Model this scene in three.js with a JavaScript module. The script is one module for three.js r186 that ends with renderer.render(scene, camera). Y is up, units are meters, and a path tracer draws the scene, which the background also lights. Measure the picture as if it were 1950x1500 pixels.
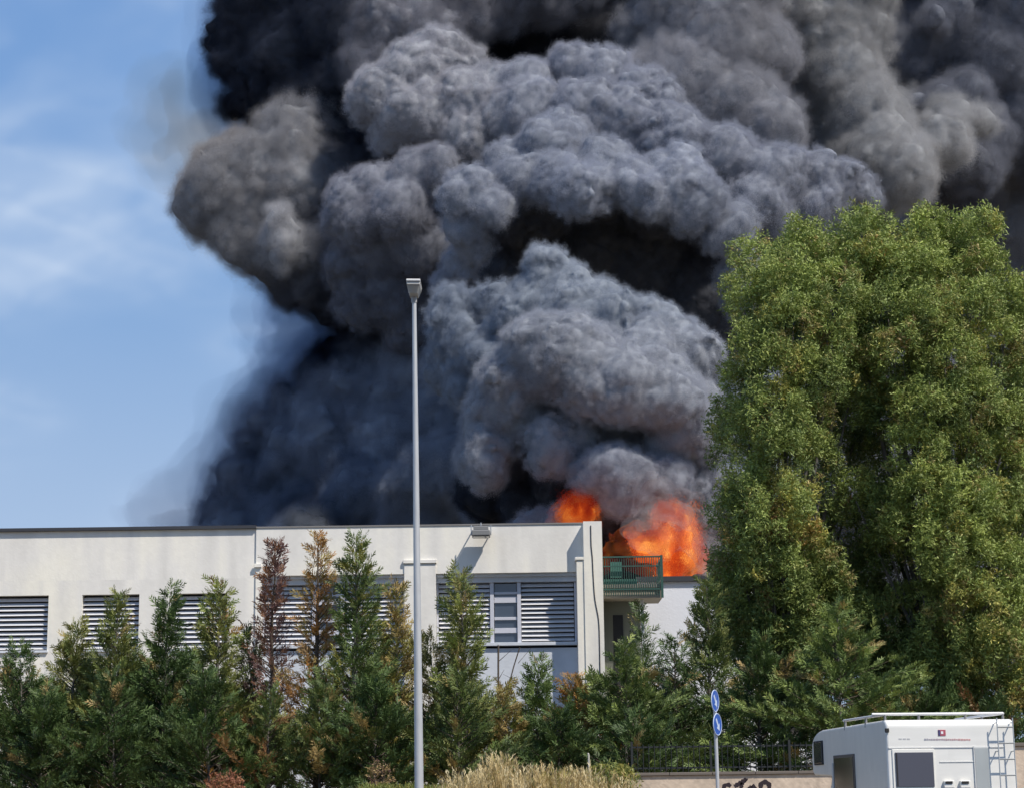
import * as THREE from 'three';
import { mergeGeometries } from 'three/addons/utils/BufferGeometryUtils.js';
import { RoundedBoxGeometry } from 'three/addons/geometries/RoundedBoxGeometry.js';

// ---------------------------------------------------------------- camera, sky, sun, exposure
const scene = new THREE.Scene();
const PITCH = Math.atan(780 / 3800), ROLL = 0.013, EYE = new THREE.Vector3(0, 1.55, 0);
const camera = new THREE.PerspectiveCamera(2 * Math.atan(750 / 3800) * 180 / Math.PI, 1950 / 1500, 0.5, 3000);
camera.position.copy(EYE);
camera.rotation.set(PITCH, 0, -ROLL, 'XYZ');
camera.updateMatrixWorld(true);

// small seeded generators and noises
function rng(seed) { let a = seed >>> 0; return () => { a = (a + 0x6d2b79f5) | 0; let t = Math.imul(a ^ (a >>> 15), 1 | a); t = (t + Math.imul(t ^ (t >>> 7), 61 | t)) ^ t; return ((t ^ (t >>> 14)) >>> 0) / 4294967296; }; }
const clamp = (x, a = 0, b = 1) => Math.min(b, Math.max(a, x)), lerp = (a, b, t) => a + (b - a) * t;
const sstep = (a, b, x) => { const t = clamp((x - a) / (b - a)); return t * t * (3 - 2 * t); };
const VN = 64, VOL = new Float32Array(VN * VN * VN); { const r = rng(11); for (let i = 0; i < VOL.length; i++) VOL[i] = r() * 2 - 1; }
function vnoise(x, y, z) {                                   // smooth value noise, period 64, -1..1
  let ix = Math.floor(x), iy = Math.floor(y), iz = Math.floor(z);
  x -= ix; y -= iy; z -= iz; x = x * x * (3 - 2 * x); y = y * y * (3 - 2 * y); z = z * z * (3 - 2 * z);
  const x0 = ix & 63, x1 = (ix + 1) & 63, y0 = (iy & 63) << 6, y1 = ((iy + 1) & 63) << 6, z0 = (iz & 63) << 12, z1 = ((iz + 1) & 63) << 12;
  const a = VOL[x0 + y0 + z0], b = VOL[x1 + y0 + z0], c = VOL[x0 + y1 + z0], d = VOL[x1 + y1 + z0], e = VOL[x0 + y0 + z1], f = VOL[x1 + y0 + z1], g = VOL[x0 + y1 + z1], h = VOL[x1 + y1 + z1];
  const p = a + (b - a) * x, q = c + (d - c) * x, r = e + (f - e) * x, s = g + (h - g) * x, u = p + (q - p) * y, v = r + (s - r) * y;
  return u + (v - u) * z;
}
function fbm(x, y, z, n = 4) { let s = 0, a = 0.5; for (let i = 0; i < n; i++) { s += a * vnoise(x, y, z); x = x * 2.03 + 17.1; y = y * 2.03 + 5.3; z = z * 2.03 + 9.7; a *= 0.5; } return s; }

// sky: clear summer blue paling towards the horizon, with thin cirrus drawn out by the wind
{
  const W = 2048, H = 1024, data = new Float32Array(W * H * 4);
  const stops = [[0, .45, .58, .785], [8, .385, .53, .76], [14, .245, .41, .695], [20, .20, .365, .675], [30, .13, .285, .61], [90, .07, .17, .44]];
  for (let j = 0; j < H; j++) {
    const up = ((j + 0.5) / H - 0.5) * Math.PI, e = Math.max(0, up * 180 / Math.PI);
    let k = 0; while (k < stops.length - 2 && e > stops[k + 1][0]) k++;
    const t = clamp((e - stops[k][0]) / (stops[k + 1][0] - stops[k][0]));
    for (let i = 0; i < W; i++) {
      const o = (j * W + i) * 4, az = ((i + 0.5) / W - 0.5) * 2 * Math.PI;
      const x = Math.cos(az) * Math.cos(up), y = Math.sin(up), z = Math.sin(az) * Math.cos(up);
      let c = 0;
      if (y > 0) {
const q = 1 / (y + 0.16), u = x * q, v = z * q, wx = fbm(u * 2.2, v * 2.2, 3.1) * 0.9, wz = fbm(u * 2.2, v * 2.2, 8.7) * 0.9;
        const sheet = fbm((u + wx) * 5 + 4, (v + wz) * 2.4 + 2, 1.3, 5), strand = fbm((u * 0.8 + v * 0.6 + wx * 0.35) * 3, (u * 0.6 - v * 0.8 + wz * 0.35) * 19, 6.2, 4), line = fbm((u - v + wx * 0.3) * 2.5, (u + v + wz * 0.2) * 26, 15.2, 3);
        const patch = sstep(-0.45, 0.3, fbm(u * 2.1 + 2, v * 2.1 + 7, 12.5, 3));
        c = patch * (sstep(-0.35, 0.5, sheet) * 0.6 + sstep(-0.1, 0.5, strand) * 0.42 * sstep(-0.35, 0.3, sheet) + sstep(0.05, 0.5, line) * 0.34) * sstep(0, 0.05, y);
      }
      const w = [0.50, 0.63, 0.84];
      for (let m = 0; m < 3; m++) data[o + m] = lerp(lerp(stops[k][m + 1], stops[k + 1][m + 1], t), w[m], c);
      data[o + 3] = 1;
    }
  }
  const sky = new THREE.DataTexture(data, W, H, THREE.RGBAFormat, THREE.FloatType);
  sky.mapping = THREE.EquirectangularReflectionMapping; sky.magFilter = sky.minFilter = THREE.LinearFilter; sky.needsUpdate = true;
  scene.background = sky; scene.environment = sky;
}
const sun = new THREE.DirectionalLight(new THREE.Color().setRGB(1, 0.93, 0.83), 5);
sun.name = 'sun';
{
  const c = new THREE.Vector3(2, 10, -66), to = new THREE.Vector3(1, 1.75, 0.92).normalize();
  sun.position.copy(c).addScaledVector(to, 120); sun.target.position.copy(c); sun.target.name = 'sun_target';
  sun.castShadow = true; sun.shadow.radius = 1.5; sun.shadow.mapSize.set(4096, 4096);
  Object.assign(sun.shadow.camera, { left: -50, right: 50, top: 50, bottom: -50, near: 1, far: 300 });
  scene.add(sun, sun.target);
}
const renderer = new THREE.WebGLRenderer({ antialias: true });
renderer.toneMapping = THREE.LinearToneMapping; renderer.toneMappingExposure = 1.0;
renderer.shadowMap.enabled = true; renderer.shadowMap.type = THREE.PCFSoftShadowMap;

// ---------------------------------------------------------------- helpers
const UQ = camera.quaternion.clone();
/** a pixel of the 1950 x 1500 photograph turned into the point where its ray meets the plane z = -D */
function P(px, py, D) { const v = new THREE.Vector3((px - 975) / 3800, -(py - 750) / 3800, -1).applyQuaternion(UQ); return v.multiplyScalar(-D / v.z).add(EYE); }
const rgb = (r, g, b) => new THREE.Color().setRGB(r, g, b);
const std = (color, roughness = 0.85, more = {}) => new THREE.MeshStandardMaterial({ color, roughness, ...more });
const used = new Map();
function numbered(n) { const k = used.get(n) ?? 0; used.set(n, k + 1); return k ? `${n}_${String(k).padStart(3, '0')}` : n; }
function thing(name, label, category, at = [0, 0, 0], turn = 0, group) {
  const o = new THREE.Group(); o.name = numbered(name); o.position.set(...at); o.rotation.y = turn; scene.add(o);
  o.userData = { label, category }; if (group) o.userData.group = group; return o;
}
function mesh(name, geo, mat, parent, extra) {
  const m = new THREE.Mesh(geo, mat); m.name = parent === scene ? numbered(name) : name; m.castShadow = m.receiveShadow = true; parent.add(m);
  if (extra) Object.assign(m.userData, extra); return m;
}
function struct(name, geo, mat, label) { const m = mesh(name, geo, mat, scene); m.userData = { kind: 'structure', label }; return m; }
function box(x0, x1, y0, y1, z0, z1, r = 0) {
  const w = x1 - x0, h = y1 - y0, d = z1 - z0;
  const g = r ? new RoundedBoxGeometry(w, h, d, 2, r) : new THREE.BoxGeometry(w, h, d);
  const uv = g.attributes.uv, p = g.attributes.position, n = g.attributes.normal;
  g.translate((x0 + x1) / 2, (y0 + y1) / 2, (z0 + z1) / 2);
  for (let i = 0; i < uv.count; i++) {
    const ax = Math.abs(n.getX(i)), ay = Math.abs(n.getY(i)), az = Math.abs(n.getZ(i));
    if (az >= ax && az >= ay) uv.setXY(i, p.getX(i), p.getY(i)); else if (ax >= ay) uv.setXY(i, p.getZ(i), p.getY(i)); else uv.setXY(i, p.getX(i), p.getZ(i));
  }
  return g.index ? g.toNonIndexed() : g;
}
function bar(a, b, r0, r1 = r0, n = 6) {
  const d = new THREE.Vector3().subVectors(b, a), g = new THREE.CylinderGeometry(r1, r0, d.length(), n);
  g.applyQuaternion(new THREE.Quaternion().setFromUnitVectors(new THREE.Vector3(0, 1, 0), d.clone().normalize()));
  g.translate((a.x + b.x) / 2, (a.y + b.y) / 2, (a.z + b.z) / 2); return g.toNonIndexed();
}
const V = (x, y, z) => new THREE.Vector3(x, y, z);
const merge = (list) => mergeGeometries(list.map((g) => (g.index ? g.toNonIndexed() : g)), false);
/** a square grey-scale or colour texture computed per texel, tiled; f(u, v) -> [r, g, b] linear-ish 0..1 in sRGB space */
function tex(n, f, rep, srgb = true) {
  const d = new Uint8Array(n * n * 4);
  for (let j = 0; j < n; j++) for (let i = 0; i < n; i++) { const c = f(i / n, j / n), o = (j * n + i) * 4; for (let k = 0; k < 3; k++) d[o + k] = clamp(c[k]) * 255; d[o + 3] = 255; }
  const t = new THREE.DataTexture(d, n, n, THREE.RGBAFormat); t.wrapS = t.wrapT = THREE.RepeatWrapping; t.magFilter = THREE.LinearFilter; t.minFilter = THREE.LinearMipmapLinearFilter;
  if (srgb) t.colorSpace = THREE.SRGBColorSpace; t.repeat.set(rep, rep); t.needsUpdate = true; return t;
}
// noise that repeats over the unit square (period p cells, p a divisor of 64)
const tn = (u, v, p, z = 0) => vnoise(u * p * (64 / p) / (64 / p), v * p, z);
const tile = (u, v, p, z = 0, n = 4) => { let s = 0, a = 0.5; for (let i = 0; i < n; i++) { const q = p * 2 ** i; const w = (x, y) => vnoise(x, y, z + i * 7.3); const x = u * q, y = v * q;
  s += a * (w(x, y) * (1 - u) * (1 - v) + w(x - q, y) * u * (1 - v) + w(x, y - q) * (1 - u) * v + w(x - q, y - q) * u * v) / Math.sqrt(((1 - u) ** 2 + u * u) * ((1 - v) ** 2 + v * v)); a *= 0.5; } return s; };

// ---------------------------------------------------------------- ground
const asphaltTex = tex(256, (u, v) => { const g = 0.27 + 0.06 * tile(u, v, 6, 1) + 0.07 * tile(u, v, 60, 2, 1); return [g, g, g * 1.02]; }, 1 / 3);
const earthTex = tex(256, (u, v) => { const g = tile(u, v, 5, 4), h = tile(u, v, 40, 5, 2); return [0.42 + 0.1 * g + 0.12 * h, 0.36 + 0.09 * g + 0.1 * h, 0.24 + 0.05 * g + 0.07 * h]; }, 1 / 4);
const BANK = 1.55;
{
  // one sheet to the horizon; behind the boundary wall the land is about a storey-half higher than the car park
  const n = 150, xs = [], zs = [];
  for (let i = 0; i <= n; i++) { const t = i / n * 2 - 1; xs.push(Math.sign(t) * (Math.abs(t) * 40 + Math.pow(Math.abs(t), 5) * 1500)); zs.push(150 - (i / n) * 260 - Math.pow(i / n, 9) * 1300); }
  let near = 0; for (let i = 0; i <= n; i++) if (Math.abs(zs[i] + 45.03) < Math.abs(zs[near] + 45.03)) near = i;
  if (zs[near] > -45.03) near += 1; zs[near - 1] = -44.96; zs[near] = -45.1;
  const pos = [], uv = [], idx = [];
  const rise = (x, z) => { const d = -z, s = sstep(37, 43, d), r = sstep(44.96, 45.1, d); return BANK * lerp(s, r, sstep(2.2, 3.2, x)) + (d > 40 ? 0.06 * fbm(x * 0.3, z * 0.3, 2) : 0); };
  for (let j = 0; j <= n; j++) for (let i = 0; i <= n; i++) { pos.push(xs[i], rise(xs[i], zs[j]) - 0.02, zs[j]); uv.push(xs[i], zs[j]); }
  for (let j = 0; j < n; j++) for (let i = 0; i < n; i++) { const a = j * (n + 1) + i, b = a + 1, c = a + n + 1, d = c + 1; idx.push(a, b, d, a, d, c); }
  const g = new THREE.BufferGeometry(); g.setAttribute('position', new THREE.Float32BufferAttribute(pos, 3)); g.setAttribute('uv', new THREE.Float32BufferAttribute(uv, 2)); g.setIndex(idx); g.computeVertexNormals();
  struct('ground', g, std(0xffffff, 0.95, { map: earthTex }), 'dry earth ground rising to the hedge bank');
  const road = new THREE.PlaneGeometry(160, 33, 1, 1).rotateX(-Math.PI / 2).translate(0, 0.012, -17.5);
  for (let i = 0; i < 4; i++) road.attributes.uv.setXY(i, road.attributes.position.getX(i), road.attributes.position.getZ(i));
  struct('parking_road', road, std(0xffffff, 0.92, { map: asphaltTex }), 'grey asphalt parking area in front of the wall');
}

// ---------------------------------------------------------------- the factory building
const FZ = -66;                                              // its facade stands square to the view
const F = (px, py, z = FZ) => P(px, py, -z);
const stuccoTex = tex(512, (u, v) => {
  const blot = tile(u, v, 3, 21, 4), run = tile(u, v * 0.12 % 1, 24, 31, 3), fine = tile(u, v, 64, 41, 2);
  const g = 1 + 0.05 * blot + 0.08 * run + 0.015 * fine, y = Math.max(0, blot + run * 0.6) * 0.05;
  return [0.885 * g, 0.872 * g - y * 0.15, 0.845 * g - y];
}, 1 / 9);
const greyStuccoTex = tex(256, (u, v) => { const g = 1 + 0.06 * tile(u, v, 4, 51, 4) + 0.03 * tile(u, v, 50, 52, 2); return [0.80 * g, 0.82 * g, 0.85 * g]; }, 1 / 7);
const bumpTex = tex(256, (u, v) => { const g = 0.5 + 0.5 * tile(u, v, 32, 61, 2); return [g, g, g]; }, 1 / 2, false);
const M = {
  stucco: std(0xffffff, 0.92, { map: stuccoTex, bumpMap: bumpTex, bumpScale: 0.0025 }),
  grey: std(0xffffff, 0.9, { map: greyStuccoTex, bumpMap: bumpTex, bumpScale: 0.004 }),
  coping: std(rgb(0.035, 0.037, 0.045), 0.6), edge: std(rgb(0.22, 0.21, 0.2), 0.7),
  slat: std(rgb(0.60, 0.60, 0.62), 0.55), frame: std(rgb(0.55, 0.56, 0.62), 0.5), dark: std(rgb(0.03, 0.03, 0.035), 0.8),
  glass: new THREE.MeshPhysicalMaterial({ color: rgb(0.05, 0.065, 0.09), roughness: 0.12, clearcoat: 1, clearcoatRoughness: 0.05 }),
  roof: std(rgb(0.12, 0.12, 0.12), 0.95), steel: std(rgb(0.5, 0.51, 0.52), 0.45, { metalness: 0.6 }),
  green: std(rgb(0.03, 0.085, 0.07), 0.5), teal: std(rgb(0.05, 0.15, 0.125), 0.6), tan: std(rgb(0.40, 0.36, 0.29), 0.9), black: std(rgb(0.012, 0.012, 0.014), 0.6),
};
{
  const b = thing('factory_building', 'long cream flat-roofed factory building with louvred windows, its right end on fire', 'building', [0, 0, 0]);
  const topL = F(240, 1009).y, topR = F(815, 1001).y, base = BANK - 0.3, xStep = F(487, 1050).x, xL = F(0, 1100).x - 22;
  const xP1a = F(770, 1130).x, xP1b = F(830, 1130).x, xP2a = F(1110, 1020).x, xP2b = F(1146, 1080).x, xP2w = F(1098, 1110).x;
  const yHead = F(800, 1092).y, ySill = F(1000, 1224).y, yBelow = F(1000, 1232).y, xA = F(497, 1150).x;
  // left wing: one wall with three openings
  const open = [[F(-62, 1135).x, F(91, 1140).x], [F(155, 1140).x, F(264, 1140).x], [F(329, 1140).x, F(432, 1140).x]], wTop = F(200, 1131).y, wBot = F(200, 1236).y;
  const sh = new THREE.Shape([[xL, base], [xStep, base], [xStep, topL], [xL, topL]].map((p) => new THREE.Vector2(...p)));
  for (const [a, c] of open) sh.holes.push(new THREE.Path([[a, wBot], [a, wTop], [c, wTop], [c, wBot]].map((p) => new THREE.Vector2(...p))));
  mesh('wall', new THREE.ExtrudeGeometry(sh, { depth: 0.35, bevelEnabled: false }).translate(0, 0, FZ - 0.41), M.stucco, b);
  mesh('roof', merge([box(xL, xStep - 0.2, topL - 0.4, topL - 0.1, FZ - 22, FZ - 0.5), box(xStep - 0.19, xP2b - 0.1, topR - 0.4, topR - 0.12, FZ - 9, FZ - 0.9)]), M.roof, b);
  mesh('roof_coping', box(xL, xStep - 0.004, topL + 0.003, topL + 0.11, FZ - 0.5, FZ + 0.06), M.coping, b);
  mesh('side_wall', merge([box(xL - 0.3, xL - 0.004, base, topL, FZ - 22, FZ - 0.06), box(xL, xStep, base, topL - 0.5, FZ - 22.3, FZ - 22.02)]), M.stucco, b);
  // right wing: parapet band, piers and recessed bays
  const parap = new THREE.Shape([[xStep + 0.003, yHead], [xP2b, yHead], [xP2b, topR], [xStep + 0.003, topR]].map((p) => new THREE.Vector2(...p)));
  mesh('parapet_wall', new THREE.ExtrudeGeometry(parap, { depth: 0.8, bevelEnabled: false }).translate(0, 0, FZ - 0.8), M.stucco, b);
  mesh('parapet_coping', box(xStep, xP2a - 0.005, topR + 0.003, topR + 0.05, FZ - 0.82, FZ + 0.03), M.edge, b);
  mesh('pier', box(xStep + 0.003, xA, base, yHead - 0.003, FZ - 0.8, FZ), M.stucco, b);
  const p1 = mesh('pier', box(xP1a, xP1b, base, yHead + 0.3, FZ - 0.8, FZ + 0.05), M.stucco, b);
  const cap = F(800, 1069);
  mesh('pier_cap', box(xP1a - 0.04, xP1b + 0.03, cap.y - 0.06, cap.y + 0.06, FZ + 0.004, FZ + 0.1, 0.012), M.stucco, b);
  mesh('pier_cap', box(xStep - 0.05, xStep + 0.2, cap.y - 0.12, cap.y - 0.0, FZ + 0.004, FZ + 0.08, 0.012), M.stucco, b);
  const capR = F(1106, 1066).y;
  mesh('end_pier', merge([box(xP2a, xP2b + 0.01, base, topR + 0.02, FZ - 0.79, FZ + 0.5), box(xP2w, xP2a + 0.01, base, capR - 0.05, FZ - 0.78, FZ + 0.46)]), M.stucco, b);
  mesh('pier_cap', box(xP2w - 0.05, xP2a - 0.004, capR - 0.046, capR + 0.05, FZ - 0.02, FZ + 0.5, 0.012), M.stucco, b);
  // a dark cable that wanders down the end pier
  { const pts = [[1125, 1000], [1126, 1040], [1128, 1060], [1130, 1100], [1133, 1140], [1140, 1180], [1142, 1230], [1143, 1300]].map(([x, y]) => F(x, y, FZ + 0.512));
    mesh('cable', new THREE.TubeGeometry(new THREE.CatmullRomCurve3(pts), 40, 0.018, 5), M.coping, b); }
  mesh('end_wall', merge([box(xP2b - 0.3, xP2b - 0.004, base, topR - 0.02, FZ - 9, FZ - 0.82), box(xStep + 0.01, xP2b - 0.31, base, topR - 0.5, FZ - 9.3, FZ - 9.01)]), M.stucco, b);

  // louvred windows: dark room behind, tilted slats, frames
  const slatGeo = new Map();
  function slats(w, parent, x, y0, y1, z, seed) {
    const r = rng(seed), n = Math.round((y1 - y0) / 0.155), key = w.toFixed(3);
    if (!slatGeo.has(key)) slatGeo.set(key, new RoundedBoxGeometry(w, 0.018, 0.17, 1, 0.006));
    for (let i = 0; i < n; i++) {
      const m = mesh('slat', slatGeo.get(key), M.slat, parent);
      m.position.set(x + w / 2, y0 + (i + 0.5) * (y1 - y0) / n, z); m.rotation.x = 0.72 + (r() - 0.5) * 0.09; m.rotation.z = (r() - 0.5) * 0.003;
    }
  }
  open.forEach(([a, c], i) => {
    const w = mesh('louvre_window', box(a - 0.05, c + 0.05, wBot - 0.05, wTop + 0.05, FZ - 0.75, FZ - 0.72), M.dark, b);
    slats(c - a - 0.02, w, a + 0.01, wBot + 0.02, wTop - 0.05, FZ - 0.27, 100 + i);
    mesh('sill', box(a - 0.04, c + 0.04, wBot - 0.08, wBot - 0.004, FZ - 0.4, FZ + 0.02, 0.01), M.grey, w);
  });
  const bays = [[xA, xP1a - 0.003, F(596, 1150).x, F(650, 1150).x], [xP1b + 0.003, xP2w - 0.003, F(937, 1160).x, F(989, 1160).x]];
  bays.forEach(([a, c, m0, m1], i) => {
    const lintelB = F(950, 1106).y, z = FZ - 0.46;
    mesh('lintel', merge([box(a, c, lintelB, yHead - 0.004, FZ - 0.78, FZ - 0.3), box(a, c, yHead - 0.1, yHead - 0.005, FZ - 0.298, FZ - 0.16)]), M.grey, b);
    mesh('bay_wall', box(a, c, base, yBelow, FZ - 0.78, FZ - 0.32), M.grey, b);
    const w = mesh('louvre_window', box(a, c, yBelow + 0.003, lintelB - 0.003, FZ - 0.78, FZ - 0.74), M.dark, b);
    mesh('sill', box(a + 0.003, c - 0.003, ySill - 0.06, ySill + 0.05, FZ - 0.55, FZ - 0.2, 0.012), M.grey, w);
    for (const x of [m0 - 0.07, m1 - 0.07]) mesh('mullion', box(x, x + 0.13, ySill + 0.054, lintelB - 0.004, z - 0.1, z + 0.1, 0.008), M.frame, w);
    for (const x of [a + 0.004, c - 0.07]) mesh('frame', box(x, x + 0.066, ySill + 0.053, lintelB - 0.005, z - 0.08, z + 0.07), M.frame, w);
    slats(m0 - a - 0.16, w, a + 0.08, ySill + 0.08, lintelB - 0.03, z, 200 + i); slats(c - m1 - 0.16, w, m1 + 0.07, ySill + 0.08, lintelB - 0.03, z, 210 + i);
    // the glazed middle strip with its rails
    const gl = [[1108, 1124], [1129, 1133], [1145, 1172], [1178, 1193], [1203, 1221]].map(([p, q]) => [F(962, p).y, F(962, q).y]);
    for (const [t, u] of gl) mesh('pane', box(m0 + 0.08, m1 - 0.09, u, t, z - 0.03, z - 0.01), M.glass, w);
    const rails = [[1124, 1129], [1133, 1145], [1172, 1178], [1193, 1203]].map(([p, q]) => [F(962, p).y, F(962, q).y]);
    for (const [t, u] of rails) mesh('rail', box(m0 + 0.07, m1 - 0.075, u + 0.002, t - 0.002, z - 0.05, z + 0.05, 0.008), M.frame, w);
  });

  // the little roof terrace at the right end, with a green railing, over a doorway
  const tz0 = FZ - 2.6, tz1 = FZ - 0.6, tx0 = xP2b + 0.03, tx1 = F(1258, 1100, tz1).x, slabT = F(1200, 1112, tz1).y, slabB = F(1200, 1138, tz1).y;
  mesh('terrace_slab', merge([box(tx0, tx1 + 0.05, slabB, slabT - 0.12, tz0, tz1 - 0.02), box(tx0, tx1 + 0.05, slabT - 0.117, slabT, tz0, tz1 + 0.06)]), M.tan, b);
  mesh('terrace_wall', merge([box(tx0, tx1 - 0.65, base, slabB - 0.004, tz0 - 0.3, tz0 + 0.9)]), std(rgb(0.2, 0.21, 0.17), 0.9), b);
  mesh('doorway', box(F(1168, 1200, tz0 + 1).x, F(1187, 1200, tz0 + 1).x, base, F(1180, 1170, tz0 + 1).y, tz0 + 0.902, tz0 + 0.93), M.black, b);
  mesh('corner_post', box(tx1 - 0.64, tx1 - 0.54, base, slabB - 0.004, tz1 - 0.8, tz1 - 0.7), M.grey, b);
  mesh('screen_panel', merge([box(F(1163, 1100, tz1).x, F(1186, 1100, tz1).x, slabT + 0.25, F(1180, 1068, tz1).y, tz1 - 0.22, tz1 - 0.18), box(tx0, F(1214, 1100, tz1).x, slabT + 0.004, slabT + 0.2, tz1 - 0.22, tz1 - 0.18)]), M.teal, b);
  const railT = F(1195, 1059, tz1).y, rz = tz1 + 0.1, barB = F(1195, 1133, tz1).y;
  const rail = mesh('railing', merge([box(tx0, tx1, railT - 0.05, railT, rz - 0.03, rz + 0.03), box(tx0, tx1, slabT - 0.2, slabT - 0.15, rz - 0.02, rz + 0.02), box(tx0, tx1, F(1195, 1078, tz1).y - 0.02, F(1195, 1078, tz1).y + 0.02, rz - 0.02, rz + 0.02),
    box(tx1, tx1 + 0.07, railT - 0.15, railT - 0.1, tz0, rz), box(tx1, tx1 + 0.07, slabT + 0.1, slabT + 0.15, tz0, rz), box(tx1, tx1 + 0.08, barB - 0.1, railT + 0.02, rz - 0.04, rz + 0.04)]), M.green, b);
  const bgeo = new THREE.CylinderGeometry(0.014, 0.014, railT - barB, 6);
  for (let i = 0; i < 25; i++) { const m = mesh('baluster', bgeo, M.green, rail); m.position.set(lerp(tx0 + 0.05, tx1 - 0.06, i / 24), (railT + barB) / 2 - 0.03, rz); }
  for (let i = 1; i < 10; i++) { const m = mesh('baluster', bgeo, M.green, rail); m.position.set(tx1 + 0.035, (railT + barB) / 2 - 0.03, lerp(rz, tz0, i / 10)); }

  // floodlight on a bracket at the roof edge
  const fl = F(916, 1011, FZ + 0.5), hl = thing('floodlight', 'grey box floodlight bracketed to the roof edge, throwing a slanting shadow on the cream wall', 'floodlight', [fl.x, fl.y, FZ + 0.5]); hl.scale.set(1.12, 1.3, 1);
  mesh('housing', merge([box(-0.27, 0.27, -0.15, 0.0, -0.28, 0.42, 0.03), box(-0.22, 0.22, 0.003, 0.1, -0.2, 0.34, 0.02)]), std(rgb(0.2, 0.2, 0.2), 0.5), hl);
  mesh('lens', box(-0.235, 0.235, -0.165, -0.152, -0.2, 0.38, 0.004), std(rgb(0.05, 0.05, 0.055), 0.15), hl);
  for (const x of [-0.29, 0.29]) mesh('bracket', merge([bar(V(x, -0.1, 0), V(x, 0.16, 0), 0.018), bar(V(x, 0.02, 0.015), V(x, 0.02, -0.49), 0.018)]), M.steel, hl);
  mesh('stub', bar(V(0, 0.09, 0), V(0, 0.22, 0), 0.02), M.steel, hl);

  // annex with a white gable behind the terrace
  const az = FZ - 3.2, a = thing('white_annex', 'low white-walled annex with a dark roof edge just below the flames', 'building');
  const ax0 = F(1216, 1150, az).x, ax1 = F(1560, 1150, az).x, ay = F(1300, 1107, az).y;
  mesh('wall', merge([box(ax0, ax1, base, ay, az - 0.3, az), box(ax0, ax0 + 0.3, base, ay, az - 8, az - 0.302), box(ax1 - 0.3, ax1, base, ay, az - 8, az - 0.302)]), std(rgb(0.74, 0.76, 0.82), 0.9, { bumpMap: bumpTex, bumpScale: 0.004 }), a);
  mesh('roof_edge', box(ax0 - 0.05, ax1 + 0.1, ay + 0.003, F(1300, 1097, az).y, az - 8, az + 0.12), M.coping, a);
}

// ---------------------------------------------------------------- smoke and fire
const hash3 = (x, y, z) => { let h = Math.imul(x, 374761393) ^ Math.imul(y, 668265263) ^ Math.imul(z, 1274126177); h = Math.imul(h ^ (h >>> 13), 1103515245); return (h ^ (h >>> 16)) >>> 0; };
function worley(x, y, z) {                                   // squared distance to the nearest of the jittered points of a unit lattice
  const ix = Math.floor(x - 0.5), iy = Math.floor(y - 0.5), iz = Math.floor(z - 0.5); let m = 9;
  for (let c = 0; c < 8; c++) {
    const a = ix + (c & 1), b = iy + ((c >> 1) & 1), d = iz + (c >> 2), h = hash3(a, b, d);
    const dx = a + 0.5 + ((h & 1023) / 1023 - 0.5) * 0.8 - x, dy = b + 0.5 + (((h >> 10) & 1023) / 1023 - 0.5) * 0.8 - y, dz = d + 0.5 + (((h >>> 20) & 1023) / 1023 - 0.5) * 0.8 - z;
    const q = dx * dx + dy * dy + dz * dz; if (q < m) m = q;
  }
  return m;
}
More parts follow.
